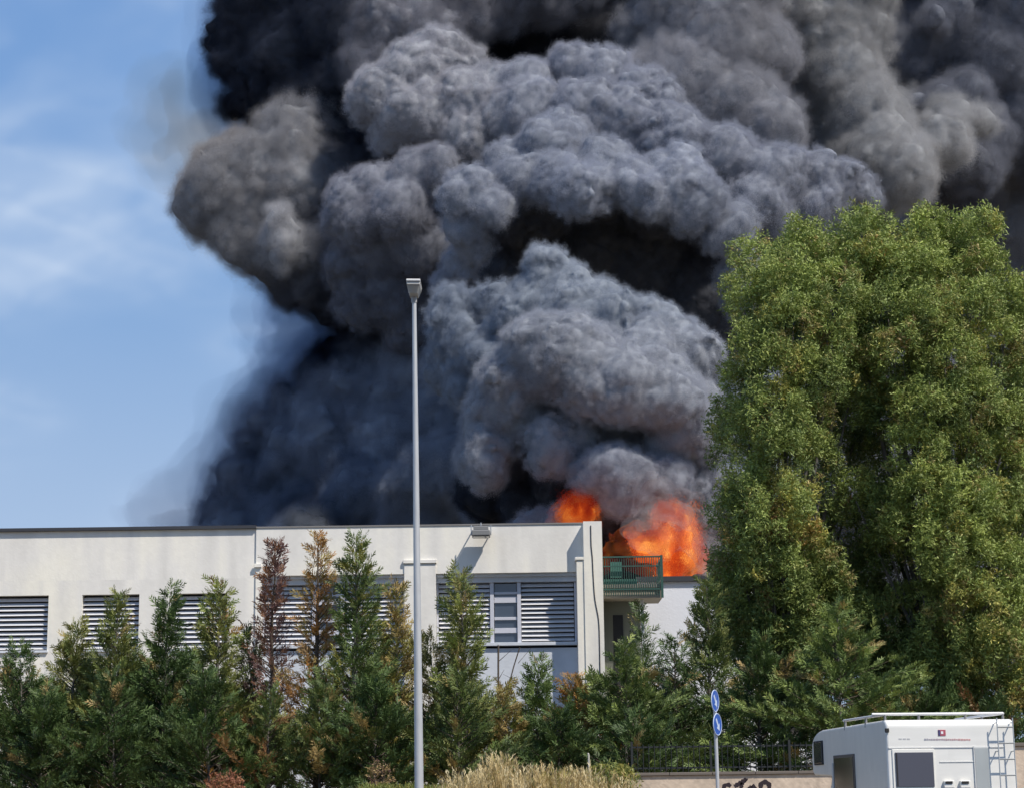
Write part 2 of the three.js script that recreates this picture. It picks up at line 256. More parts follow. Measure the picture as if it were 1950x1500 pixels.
/**
 * The surface of a billowing mass. blobs: {p, r, c, s} (centre, radius, colour, softness); the field is their smooth union, warped, with rounded
 * bulges of several sizes raised on it; it is walked in small blocks (surface nets), so only the blocks near the surface cost anything.
 */
function billow(blobs, { cell = 0.1, k = 0.5, warp = [0.55, 0.2], bumps = [[2.3, 0.62], [1.0, 0.3], [0.46, 0.12]], grow = 0, fine = 0.05, seed = 0, paint, minY = -1e9, squash = 0, keep }) {
  const N = 28, S = N * cell, G = N + 3, pos = [], nor = [], col = [], idx = [];
  const maxDisp = bumps.reduce((s, b) => s + b[1], 0) + fine + Math.max(0, grow) + warp[0] + warp[1], lo = [1e9, 1e9, 1e9], hi = [-1e9, -1e9, -1e9];
  for (const b of blobs) for (let i = 0; i < 3; i++) { lo[i] = Math.min(lo[i], b.p[i] - b.r - maxDisp - k); hi[i] = Math.max(hi[i], b.p[i] + b.r + maxDisp + k); }
  const nb = [0, 1, 2].map((i) => Math.ceil((hi[i] - lo[i]) / S)), field = new Float32Array(G * G * G), vid = new Int32Array(G * G * G);
  const base = (x, y, z, list) => {
    const wx = vnoise(x * 0.3 + seed, y * 0.3, z * 0.3) * warp[0] + vnoise(x * 0.9, y * 0.9 + seed, z * 0.9) * warp[1], wy = vnoise(x * 0.3, y * 0.3 + 20, z * 0.3 + seed) * warp[0] + vnoise(x * 0.9 + 9, y * 0.9, z * 0.9) * warp[1], wz = vnoise(x * 0.3 + 40, y * 0.3, z * 0.3) * warp[0];
    x += wx; y += wy; z += wz; let d = 5;
    for (const b of list) { const dx = x - b.p[0], dy = y - b.p[1], dz = z - b.p[2], e = Math.sqrt(dx * dx + dy * dy + dz * dz) - b.r; const h = Math.max(k - Math.abs(d - e), 0) / k; d = Math.min(d, e) - h * h * k * 0.25; }
    return d;
  };
  const full = (x, y, z, list) => {
    let d = base(x, y, z, list) - grow; if (Math.abs(d) > maxDisp) return d;
    const soft = 0.78 + 0.85 * vnoise(x * 0.2 + 3, y * 0.2, z * 0.2 + seed);                 // some parts stand out in knobs, others are drawn smooth
    const tx = vnoise(x * 0.8, y * 0.8, z * 0.8 + 31) * 0.45, ty = vnoise(x * 0.8 + 11, y * 0.8, z * 0.8) * 0.45, tz = vnoise(x * 0.8, y * 0.8 + 23, z * 0.8) * 0.45;
    for (const [size, amp] of bumps) { if (Math.abs(d) > amp * 2.6 + 0.2) continue; const q = 1 / size; d -= amp * (1.15 - 1.75 * Math.min(0.9, worley((x + tx) * q + seed, (y + ty) * q, (z + tz) * q))) * clamp(soft, 0.15, 1.2); }
    if (fine && Math.abs(d) < 0.25) d += fine * (vnoise(x * 5, y * 5, z * 5) + 0.5 * vnoise(x * 11, y * 11, z * 11));
    return d;
  };
  const half = S * 0.87 + maxDisp;
  for (let bz = 0; bz < nb[2]; bz++) for (let by = 0; by < nb[1]; by++) for (let bx = 0; bx < nb[0]; bx++) {
    const ox = lo[0] + bx * S, oy = lo[1] + by * S, oz = lo[2] + bz * S, cx = ox + S / 2, cy = oy + S / 2, cz = oz + S / 2;
    if (oy + S < minY) continue;
    const list = blobs.filter((b) => Math.hypot(b.p[0] - cx, b.p[1] - cy, b.p[2] - cz) < b.r + half + k);
    if (!list.length || list.some((b) => Math.hypot(b.p[0] - cx, b.p[1] - cy, b.p[2] - cz) < b.r - half)) continue;
    if (keep && !keep(cx, cy, cz)) continue;
    let any = 0;
    for (let z = 0, n = 0; z < G; z++) for (let y = 0; y < G; y++) for (let x = 0; x < G; x++, n++) { const v = full(ox + (x - 1) * cell, oy + (y - 1) * cell, oz + (z - 1) * cell, list); field[n] = v; any |= v < 0 ? 1 : 2; }
    if (any !== 3) continue;
    vid.fill(-1);
    const at = (x, y, z) => x + G * (y + G * z);
    for (let z = 0; z < G - 1; z++) for (let y = 0; y < G - 1; y++) for (let x = 0; x < G - 1; x++) {
      const n = at(x, y, z); let mask = 0, cnt = 0, sx = 0, sy = 0, sz = 0;
      for (let c = 0; c < 8; c++) if (field[n + (c & 1) + G * ((c >> 1) & 1) + G * G * (c >> 2)] < 0) mask |= 1 << c;
      if (mask === 0 || mask === 255) continue;
      for (let e = 0; e < 12; e++) {
        const ax = e >> 2, k2 = e & 3; let a, b;
        if (ax === 0) { a = (k2 & 1) * 2 + (k2 >> 1) * 4; b = a + 1; } else if (ax === 1) { a = (k2 & 1) + (k2 >> 1) * 4; b = a + 2; } else { a = (k2 & 1) + (k2 >> 1) * 2; b = a + 4; }
        if (((mask >> a) & 1) === ((mask >> b) & 1)) continue;
        const fa = field[n + (a & 1) + G * ((a >> 1) & 1) + G * G * (a >> 2)], fb = field[n + (b & 1) + G * ((b >> 1) & 1) + G * G * (b >> 2)], t = fa / (fa - fb);
        sx += (a & 1) + (ax === 0 ? t : 0); sy += ((a >> 1) & 1) + (ax === 1 ? t : 0); sz += (a >> 2) + (ax === 2 ? t : 0); cnt++;
      }
      const lx = x + sx / cnt, ly = y + sy / cnt, lz = z + sz / cnt;
      vid[n] = pos.length / 3;
      pos.push(ox + (lx - 1) * cell, oy + (ly - 1) * cell, oz + (lz - 1) * cell);
      let gx = 0, gy = 0, gz = 0;                          // normal: the field's gradient across the cell
      for (let c = 0; c < 8; c++) { const f = field[n + (c & 1) + G * ((c >> 1) & 1) + G * G * (c >> 2)]; gx += (c & 1) ? f : -f; gy += ((c >> 1) & 1) ? f : -f; gz += (c >> 2) ? f : -f; }
      const L = Math.hypot(gx, gy, gz) || 1; nor.push(gx / L, gy / L, gz / L);
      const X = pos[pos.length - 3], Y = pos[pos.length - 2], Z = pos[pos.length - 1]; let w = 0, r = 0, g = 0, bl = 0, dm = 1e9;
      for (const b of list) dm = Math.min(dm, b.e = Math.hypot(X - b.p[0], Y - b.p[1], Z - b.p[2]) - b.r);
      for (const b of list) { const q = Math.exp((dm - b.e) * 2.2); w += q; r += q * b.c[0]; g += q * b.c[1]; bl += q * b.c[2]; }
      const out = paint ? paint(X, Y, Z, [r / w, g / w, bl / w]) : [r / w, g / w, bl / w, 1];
      col.push(out[0], out[1], out[2], out[3] ?? 1);
    }
    for (let z = 1; z < G - 2; z++) for (let y = 1; y < G - 2; y++) for (let x = 1; x < G - 2; x++) {
      const n = at(x, y, z), s0 = field[n] < 0;
      for (let ax = 0; ax < 3; ax++) {
        const step = ax === 0 ? 1 : ax === 1 ? G : G * G, s1 = field[n + step] < 0; if (s0 === s1) continue;
        const u = ax === 0 ? G : ax === 1 ? G * G : 1, v = ax === 0 ? G * G : ax === 1 ? 1 : G;
        const a = vid[n - u - v], b = vid[n - v], c = vid[n], d = vid[n - u];
        if (a < 0 || b < 0 || c < 0 || d < 0) continue;
        if (s0) idx.push(a, b, c, a, c, d); else idx.push(a, c, b, a, d, c);
      }
    }
  }
  const g = new THREE.BufferGeometry();
  g.setAttribute('position', new THREE.BufferAttribute(new Float32Array(pos), 3)); g.setAttribute('normal', new THREE.BufferAttribute(new Float32Array(nor), 3));
  g.setAttribute('color', new THREE.BufferAttribute(new Float32Array(col), 4)); g.setIndex(new THREE.BufferAttribute(new Uint32Array(idx), 1));
  return g;
}
const perM = (D) => 3800 / (D * Math.hypot(1, 0.12));
// tones of the smoke itself: black soot fresh from the fire, bluish grey, and the browner, thinner smoke that has drifted
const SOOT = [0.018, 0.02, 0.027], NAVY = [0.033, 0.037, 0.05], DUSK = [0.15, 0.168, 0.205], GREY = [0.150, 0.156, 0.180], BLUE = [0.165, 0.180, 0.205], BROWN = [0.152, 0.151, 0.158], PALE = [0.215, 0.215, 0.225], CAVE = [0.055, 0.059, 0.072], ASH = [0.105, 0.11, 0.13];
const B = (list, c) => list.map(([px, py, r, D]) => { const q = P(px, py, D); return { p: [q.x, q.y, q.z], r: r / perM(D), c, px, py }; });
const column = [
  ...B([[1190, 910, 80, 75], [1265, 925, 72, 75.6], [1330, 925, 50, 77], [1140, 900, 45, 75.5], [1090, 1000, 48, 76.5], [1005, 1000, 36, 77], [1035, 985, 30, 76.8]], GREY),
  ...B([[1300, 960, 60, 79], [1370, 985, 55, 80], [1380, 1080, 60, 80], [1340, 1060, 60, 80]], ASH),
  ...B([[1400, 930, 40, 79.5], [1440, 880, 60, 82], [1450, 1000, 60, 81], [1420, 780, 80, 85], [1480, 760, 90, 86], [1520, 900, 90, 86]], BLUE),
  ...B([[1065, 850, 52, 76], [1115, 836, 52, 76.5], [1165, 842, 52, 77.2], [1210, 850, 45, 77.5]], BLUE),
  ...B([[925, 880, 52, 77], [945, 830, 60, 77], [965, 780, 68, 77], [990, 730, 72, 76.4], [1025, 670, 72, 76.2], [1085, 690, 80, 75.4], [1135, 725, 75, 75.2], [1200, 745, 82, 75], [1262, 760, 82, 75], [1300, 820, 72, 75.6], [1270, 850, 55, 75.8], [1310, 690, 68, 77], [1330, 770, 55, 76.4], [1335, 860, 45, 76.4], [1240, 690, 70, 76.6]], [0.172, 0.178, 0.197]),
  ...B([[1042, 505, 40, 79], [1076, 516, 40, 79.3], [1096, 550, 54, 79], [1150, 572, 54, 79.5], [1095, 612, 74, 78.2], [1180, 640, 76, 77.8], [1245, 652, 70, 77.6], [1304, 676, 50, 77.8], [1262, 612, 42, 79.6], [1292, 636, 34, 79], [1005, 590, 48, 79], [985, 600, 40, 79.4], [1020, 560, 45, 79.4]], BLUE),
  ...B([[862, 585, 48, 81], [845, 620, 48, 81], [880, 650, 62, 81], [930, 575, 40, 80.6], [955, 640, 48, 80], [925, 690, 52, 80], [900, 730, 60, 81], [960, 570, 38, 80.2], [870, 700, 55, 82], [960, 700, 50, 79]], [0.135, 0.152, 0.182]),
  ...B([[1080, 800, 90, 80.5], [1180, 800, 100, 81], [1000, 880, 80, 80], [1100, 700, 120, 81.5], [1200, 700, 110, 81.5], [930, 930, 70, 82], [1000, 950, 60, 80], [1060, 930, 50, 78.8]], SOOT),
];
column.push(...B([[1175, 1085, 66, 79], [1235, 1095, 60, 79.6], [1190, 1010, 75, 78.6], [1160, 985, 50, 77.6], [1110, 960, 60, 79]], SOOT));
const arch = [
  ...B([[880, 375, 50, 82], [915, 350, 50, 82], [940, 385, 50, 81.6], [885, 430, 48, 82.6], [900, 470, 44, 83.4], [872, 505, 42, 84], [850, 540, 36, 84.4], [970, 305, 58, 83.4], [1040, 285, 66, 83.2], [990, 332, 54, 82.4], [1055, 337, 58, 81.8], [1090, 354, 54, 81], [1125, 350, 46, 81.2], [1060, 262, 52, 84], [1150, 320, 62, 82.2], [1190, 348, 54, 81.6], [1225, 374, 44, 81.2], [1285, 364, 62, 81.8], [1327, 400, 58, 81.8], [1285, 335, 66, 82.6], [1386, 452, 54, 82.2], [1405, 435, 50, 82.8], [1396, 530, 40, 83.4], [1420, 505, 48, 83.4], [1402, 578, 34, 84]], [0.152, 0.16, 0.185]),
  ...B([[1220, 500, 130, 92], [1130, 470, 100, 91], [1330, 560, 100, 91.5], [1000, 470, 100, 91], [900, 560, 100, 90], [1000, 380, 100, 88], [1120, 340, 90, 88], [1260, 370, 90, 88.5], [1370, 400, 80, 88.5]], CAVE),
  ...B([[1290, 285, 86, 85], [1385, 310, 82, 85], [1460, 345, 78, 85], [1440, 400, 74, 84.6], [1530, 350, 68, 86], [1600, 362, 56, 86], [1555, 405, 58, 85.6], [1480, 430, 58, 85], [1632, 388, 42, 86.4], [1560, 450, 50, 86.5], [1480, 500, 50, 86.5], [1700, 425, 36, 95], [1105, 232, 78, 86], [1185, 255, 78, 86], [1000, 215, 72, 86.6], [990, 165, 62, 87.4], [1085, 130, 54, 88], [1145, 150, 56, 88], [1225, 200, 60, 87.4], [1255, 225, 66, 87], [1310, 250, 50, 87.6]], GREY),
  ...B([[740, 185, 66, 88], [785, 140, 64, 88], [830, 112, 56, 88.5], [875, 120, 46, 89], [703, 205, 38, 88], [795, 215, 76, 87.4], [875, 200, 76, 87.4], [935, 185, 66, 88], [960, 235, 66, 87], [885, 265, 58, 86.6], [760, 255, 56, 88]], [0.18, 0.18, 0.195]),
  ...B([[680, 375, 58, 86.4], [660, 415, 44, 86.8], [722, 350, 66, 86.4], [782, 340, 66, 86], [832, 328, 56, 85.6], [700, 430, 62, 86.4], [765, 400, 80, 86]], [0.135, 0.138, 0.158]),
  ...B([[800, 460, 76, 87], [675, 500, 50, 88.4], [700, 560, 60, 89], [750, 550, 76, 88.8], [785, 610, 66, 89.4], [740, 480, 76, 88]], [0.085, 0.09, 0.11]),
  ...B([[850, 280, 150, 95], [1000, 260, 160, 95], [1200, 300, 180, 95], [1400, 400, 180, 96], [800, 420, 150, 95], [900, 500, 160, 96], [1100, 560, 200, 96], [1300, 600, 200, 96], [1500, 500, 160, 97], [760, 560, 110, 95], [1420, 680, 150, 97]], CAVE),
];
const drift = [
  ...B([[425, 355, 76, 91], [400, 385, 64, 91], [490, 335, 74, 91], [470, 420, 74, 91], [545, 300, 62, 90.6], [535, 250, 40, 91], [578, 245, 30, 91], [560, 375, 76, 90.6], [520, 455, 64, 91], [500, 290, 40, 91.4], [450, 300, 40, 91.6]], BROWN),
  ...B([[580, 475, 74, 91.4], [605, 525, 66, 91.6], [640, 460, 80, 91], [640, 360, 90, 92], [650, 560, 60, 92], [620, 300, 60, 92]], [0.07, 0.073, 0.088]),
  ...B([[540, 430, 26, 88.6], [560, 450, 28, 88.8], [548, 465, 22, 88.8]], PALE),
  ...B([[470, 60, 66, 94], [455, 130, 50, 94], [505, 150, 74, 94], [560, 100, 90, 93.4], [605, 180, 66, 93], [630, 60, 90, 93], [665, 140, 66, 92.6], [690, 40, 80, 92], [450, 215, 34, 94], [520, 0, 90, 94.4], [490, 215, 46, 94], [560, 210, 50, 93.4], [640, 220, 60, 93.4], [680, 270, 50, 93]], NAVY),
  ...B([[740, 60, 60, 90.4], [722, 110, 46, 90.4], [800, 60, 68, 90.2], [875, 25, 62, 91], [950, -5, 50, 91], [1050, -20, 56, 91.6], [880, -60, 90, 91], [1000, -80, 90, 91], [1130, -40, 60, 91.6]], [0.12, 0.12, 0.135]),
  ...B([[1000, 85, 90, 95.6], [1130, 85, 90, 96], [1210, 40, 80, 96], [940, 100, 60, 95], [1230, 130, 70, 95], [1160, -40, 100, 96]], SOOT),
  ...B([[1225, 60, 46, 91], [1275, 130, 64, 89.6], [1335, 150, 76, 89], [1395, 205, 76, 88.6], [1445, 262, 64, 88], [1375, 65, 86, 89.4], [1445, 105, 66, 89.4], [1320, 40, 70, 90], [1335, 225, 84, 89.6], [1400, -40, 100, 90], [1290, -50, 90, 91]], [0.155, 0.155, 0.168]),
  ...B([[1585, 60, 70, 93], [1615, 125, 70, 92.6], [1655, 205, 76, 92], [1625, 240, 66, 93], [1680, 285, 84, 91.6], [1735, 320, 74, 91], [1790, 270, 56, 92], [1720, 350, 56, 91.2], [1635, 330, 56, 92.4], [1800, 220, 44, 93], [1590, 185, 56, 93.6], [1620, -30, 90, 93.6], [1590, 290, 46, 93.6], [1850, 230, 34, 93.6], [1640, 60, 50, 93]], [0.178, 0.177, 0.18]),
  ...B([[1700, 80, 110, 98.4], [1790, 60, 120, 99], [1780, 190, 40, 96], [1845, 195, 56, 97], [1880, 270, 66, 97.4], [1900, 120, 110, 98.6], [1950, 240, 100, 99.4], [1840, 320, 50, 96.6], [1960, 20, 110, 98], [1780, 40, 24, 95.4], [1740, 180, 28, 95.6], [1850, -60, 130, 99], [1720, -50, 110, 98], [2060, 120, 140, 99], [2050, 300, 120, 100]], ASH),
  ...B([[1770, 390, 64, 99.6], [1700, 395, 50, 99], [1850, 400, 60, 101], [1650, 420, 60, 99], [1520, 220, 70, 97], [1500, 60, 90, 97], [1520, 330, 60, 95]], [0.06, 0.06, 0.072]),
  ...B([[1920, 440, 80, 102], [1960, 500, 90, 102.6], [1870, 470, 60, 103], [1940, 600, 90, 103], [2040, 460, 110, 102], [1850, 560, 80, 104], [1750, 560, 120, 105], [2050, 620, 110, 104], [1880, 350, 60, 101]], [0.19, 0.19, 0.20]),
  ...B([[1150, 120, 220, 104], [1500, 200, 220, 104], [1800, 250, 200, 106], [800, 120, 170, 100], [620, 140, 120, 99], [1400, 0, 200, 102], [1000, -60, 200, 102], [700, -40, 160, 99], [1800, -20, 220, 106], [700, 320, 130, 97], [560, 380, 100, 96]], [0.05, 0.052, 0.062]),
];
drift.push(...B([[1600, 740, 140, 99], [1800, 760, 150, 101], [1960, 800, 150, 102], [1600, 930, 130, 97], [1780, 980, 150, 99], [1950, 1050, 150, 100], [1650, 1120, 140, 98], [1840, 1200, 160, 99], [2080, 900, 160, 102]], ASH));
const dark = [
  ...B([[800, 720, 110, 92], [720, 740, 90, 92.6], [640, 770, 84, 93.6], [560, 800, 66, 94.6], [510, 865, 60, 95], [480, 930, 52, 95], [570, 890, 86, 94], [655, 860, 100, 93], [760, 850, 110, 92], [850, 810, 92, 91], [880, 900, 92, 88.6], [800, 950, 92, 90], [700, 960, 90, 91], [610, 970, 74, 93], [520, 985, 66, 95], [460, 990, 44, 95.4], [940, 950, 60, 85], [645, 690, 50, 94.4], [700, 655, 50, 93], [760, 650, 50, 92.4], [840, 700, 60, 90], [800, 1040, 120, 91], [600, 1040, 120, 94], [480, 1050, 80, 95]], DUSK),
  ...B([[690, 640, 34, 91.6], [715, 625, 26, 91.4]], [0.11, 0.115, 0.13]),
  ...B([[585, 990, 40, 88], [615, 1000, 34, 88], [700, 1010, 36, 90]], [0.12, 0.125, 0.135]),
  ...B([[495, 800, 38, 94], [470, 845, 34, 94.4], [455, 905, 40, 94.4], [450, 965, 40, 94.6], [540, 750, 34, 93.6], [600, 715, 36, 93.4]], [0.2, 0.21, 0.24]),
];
{
  const s = thing('smoke_plume', 'huge dark billowing smoke plume towering over the burning factory roof', 'smoke'); s.userData.kind = 'stuff';
  const mottle = (x, y, z, c) => { const g = 1 + 0.22 * fbm(x * 0.25, y * 0.25, z * 0.25 + 5, 3) + 0.08 * vnoise(x * 2.2, y * 2.2, z * 2.2); return [c[0] * g, c[1] * g, c[2] * g, 1]; };
  const skin = std(rgb(1.25, 1.285, 1.31), 1, { vertexColors: true, name: 'smoke' });
  const front = (x, y, z) => z > -108;
  // the loose outer smoke: puffs of soot flecks, each fleck smaller than the eye can tell apart, thinning out from the billows
  const motes = new THREE.MeshPhysicalMaterial({ color: 0xffffff, roughness: 1, transmission: 0.4, thickness: 0, specularIntensity: 0, side: THREE.DoubleSide, name: 'soot' });
  const r = rng(77), gauss = () => Math.sqrt(-2 * Math.log(1 - r() * 0.9999)) * Math.cos(6.2832 * r());
  const makePuffs = (n, size) => [0, 1, 2].map(() => {
    const p = [], nn = [], v = V(0, 0, 0), a = V(0, 0, 0), b = V(0, 0, 0);
    for (let i = 0; i < n; i++) {
      const c = V(gauss(), gauss(), gauss()).multiplyScalar(0.42);
      a.set(gauss(), gauss(), gauss()).normalize(); b.set(gauss(), gauss(), gauss()).cross(a).normalize(); v.crossVectors(a, b); const e = size * (0.7 + 0.6 * r());
      for (let k = 0; k < 3; k++) { const t = k * 2.094; p.push(c.x + e * (a.x * Math.cos(t) + b.x * Math.sin(t)), c.y + e * (a.y * Math.cos(t) + b.y * Math.sin(t)), c.z + e * (a.z * Math.cos(t) + b.z * Math.sin(t))); nn.push(v.x, v.y, v.z); }
    }
    const g = new THREE.BufferGeometry(); g.setAttribute('position', new THREE.Float32BufferAttribute(p, 3)); g.setAttribute('normal', new THREE.Float32BufferAttribute(nn, 3)); return g;
  });
  const puffs = makePuffs(620, 0.036), finePuffs = makePuffs(1800, 0.02);
  function addPuffs(geos, spots) {
    geos.forEach((g, k) => {
      const mine = spots.filter((_, i) => i % 3 === k), im = new THREE.InstancedMesh(g, motes, mine.length); im.name = 'loose_smoke'; im.userData.kind = 'stuff'; im.castShadow = im.receiveShadow = true;
      mine.forEach(([mm, c], i) => { im.setMatrixAt(i, mm); im.setColorAt(i, c); }); s.add(im);
    });
  }
  function part(list, o, f) {
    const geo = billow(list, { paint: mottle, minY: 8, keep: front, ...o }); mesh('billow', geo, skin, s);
    const { position: P0, normal: N0, color: C0 } = geo.attributes, n = P0.count, spots = [];
    const step = f.area / (o.cell * o.cell), view = V(0, 0, 0), m = new THREE.Matrix4(), qn = new THREE.Quaternion(), sc = V(0, 0, 0), at = V(0, 0, 0);
    for (let t = r() * step; t < n; t += step * (0.5 + r())) {
      const i = Math.floor(t), nx = N0.getX(i), ny = N0.getY(i), nz = N0.getZ(i);
      view.set(-P0.getX(i), 1.5 - P0.getY(i), -P0.getZ(i)).normalize();
      if (nx * view.x + ny * view.y + nz * view.z < -0.35) continue;
      const size = f.size * (0.6 + 0.9 * r() * r()), out = -Math.log(1 - r() * 0.99) * f.out * (0.4 + 1.2 * sstep(-0.3, 0.5, fbm(P0.getX(i) * 0.4, P0.getY(i) * 0.4, P0.getZ(i) * 0.4, 2)));
      at.set(P0.getX(i) + nx * out, P0.getY(i) + ny * out, P0.getZ(i) + nz * out);
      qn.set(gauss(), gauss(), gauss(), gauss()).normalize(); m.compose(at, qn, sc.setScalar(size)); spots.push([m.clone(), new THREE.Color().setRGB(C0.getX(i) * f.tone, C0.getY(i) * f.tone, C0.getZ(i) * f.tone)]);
    }
    addPuffs(f.fine ? finePuffs : puffs, spots);
    return spots.length;
  }
  const q = 0.11;
  let total = 0;
  total += part(column, { cell: q, k: 0.2, seed: 1, grow: -0.4, warp: [0.3, 0.16], fine: 0, bumps: [[1.9, 0.34], [0.85, 0.27], [0.42, 0.06]] }, { area: 0.07, size: 0.23, out: 0.06, tone: 2.65 });
  total += part(arch, { cell: q, k: 0.2, seed: 2, grow: -0.4, warp: [0.35, 0.18], fine: 0, bumps: [[2.2, 0.32], [0.95, 0.28], [0.45, 0.06]] }, { area: 0.085, size: 0.26, out: 0.07, tone: 2.8 });
  total += part(drift, { cell: q * 1.15, k: 0.25, seed: 3, grow: -0.36, warp: [0.5, 0.25], fine: 0, bumps: [[2.6, 0.36], [1.1, 0.3], [0.5, 0.09]] }, { area: 0.12, size: 0.45, out: 0.12, tone: 2.7, fine: 1 });
  total += part(dark, { cell: q * 1.2, k: 0.35, seed: 4, grow: -0.45, warp: [0.6, 0.3], fine: 0, bumps: [[2.6, 0.45], [1.2, 0.36], [0.5, 0.09]] }, { area: 0.13, size: 0.45, out: 0.12, tone: 2.4, fine: 1 });
  // thin smoke that one can see through: round the ragged left flank, and veils torn off it
  const haze = (name, list, grow, c, d, o = {}) => {
    const m = new THREE.MeshPhysicalMaterial({ color: 0xffffff, transparent: true, opacity: 0, thickness: 1, attenuationColor: rgb(...c), attenuationDistance: d, roughness: 1, name });
    const g = billow(list, { cell: 0.3, k: 1.0, warp: [0.7, 0.35], bumps: [[2.2, 0.5], [1.0, 0.25]], fine: 0, grow, seed: 5 + grow * 10, ...o }); g.deleteAttribute('color'); mesh(name, g, m, s).castShadow = false;
  };
  const sheer = (name, list, grows, alpha, c, o = {}) => {   // lit, see-through layers
    const m = new THREE.MeshStandardMaterial({ color: rgb(...c), roughness: 1, transparent: true, opacity: alpha, name });
    grows.forEach((grow, i) => { const g = billow(list, { cell: 0.26, k: 1.4, warp: [1.0, 0.55], bumps: [[1.7, 0.45], [0.75, 0.25]], fine: 0.06, grow, seed: 40 + i * 3.1, ...o }); g.deleteAttribute('color'); mesh(name, g, m, s); });
  };
  const flank = [...dark.filter((b) => b.px < 760 && b.r < 3), ...drift.filter((b) => b.px < 700 && b.c[0] < 0.1 && b.r < 3)];
  haze('thin_smoke', flank, 0.02, [0.86, 0.87, 0.89], 1, { seed: 22 });
  haze('thin_smoke', flank, 0.4, [0.90, 0.91, 0.925], 1, { seed: 23 }); haze('thin_smoke', flank, 0.85, [0.95, 0.955, 0.962], 1, { seed: 24 });
  const torn = B([[350, 235, 50, 91], [385, 290, 46, 91], [330, 180, 30, 91], [420, 280, 40, 91], [310, 290, 30, 92], [400, 240, 40, 91.5], [340, 140, 20, 91]], SOOT), low = B([[350, 985, 38, 95], [400, 965, 36, 95], [430, 880, 34, 95], [320, 995, 26, 95], [455, 800, 34, 95], [490, 760, 30, 95], [530, 720, 30, 95]], SOOT);
  const mid = B([[640, 610, 56, 93], [590, 590, 44, 93], [560, 640, 44, 93], [700, 640, 60, 93], [620, 660, 50, 93.5], [540, 570, 34, 93], [520, 660, 30, 94], [580, 720, 50, 94]], SOOT);
  const soft = { k: 1.4, warp: [1.0, 0.6], bumps: [[1.6, 0.4], [0.7, 0.2]], cell: 0.22 };
  haze('veil', torn, -0.4, [0.935, 0.905, 0.875], 1, { ...soft, seed: 31 }); haze('veil', torn, 0.15, [0.968, 0.953, 0.938], 1, { ...soft, seed: 32 }); haze('veil', torn, 0.7, [0.98, 0.97, 0.96], 1, { ...soft, seed: 38 });
  haze('veil', low, -0.3, [0.87, 0.87, 0.875], 1, { ...soft, seed: 33 }); haze('veil', low, 0.3, [0.93, 0.93, 0.935], 1, { ...soft, seed: 34 }); haze('veil', low, 0.8, [0.96, 0.96, 0.965], 1, { ...soft, seed: 39 });
  haze('veil', mid, -0.5, [0.76, 0.78, 0.81], 1, { ...soft, seed: 35 }); haze('veil', mid, 0.1, [0.88, 0.89, 0.91], 1, { ...soft, seed: 36 }); haze('veil', mid, 0.7, [0.93, 0.935, 0.945], 1, { ...soft, seed: 37 });
  sheer('veil', B([[1255, 975, 30, 72.4], [1310, 985, 34, 72.4], [1335, 1040, 20, 72.2], [1220, 1000, 22, 72.4], [1345, 1085, 18, 72.2]], SOOT), [-0.5, -0.3, -0.1], 0.1, [0.30, 0.29, 0.30], { cell: 0.14, k: 0.5, warp: [0.5, 0.3] });
  console.log('smoke puffs', total);
}

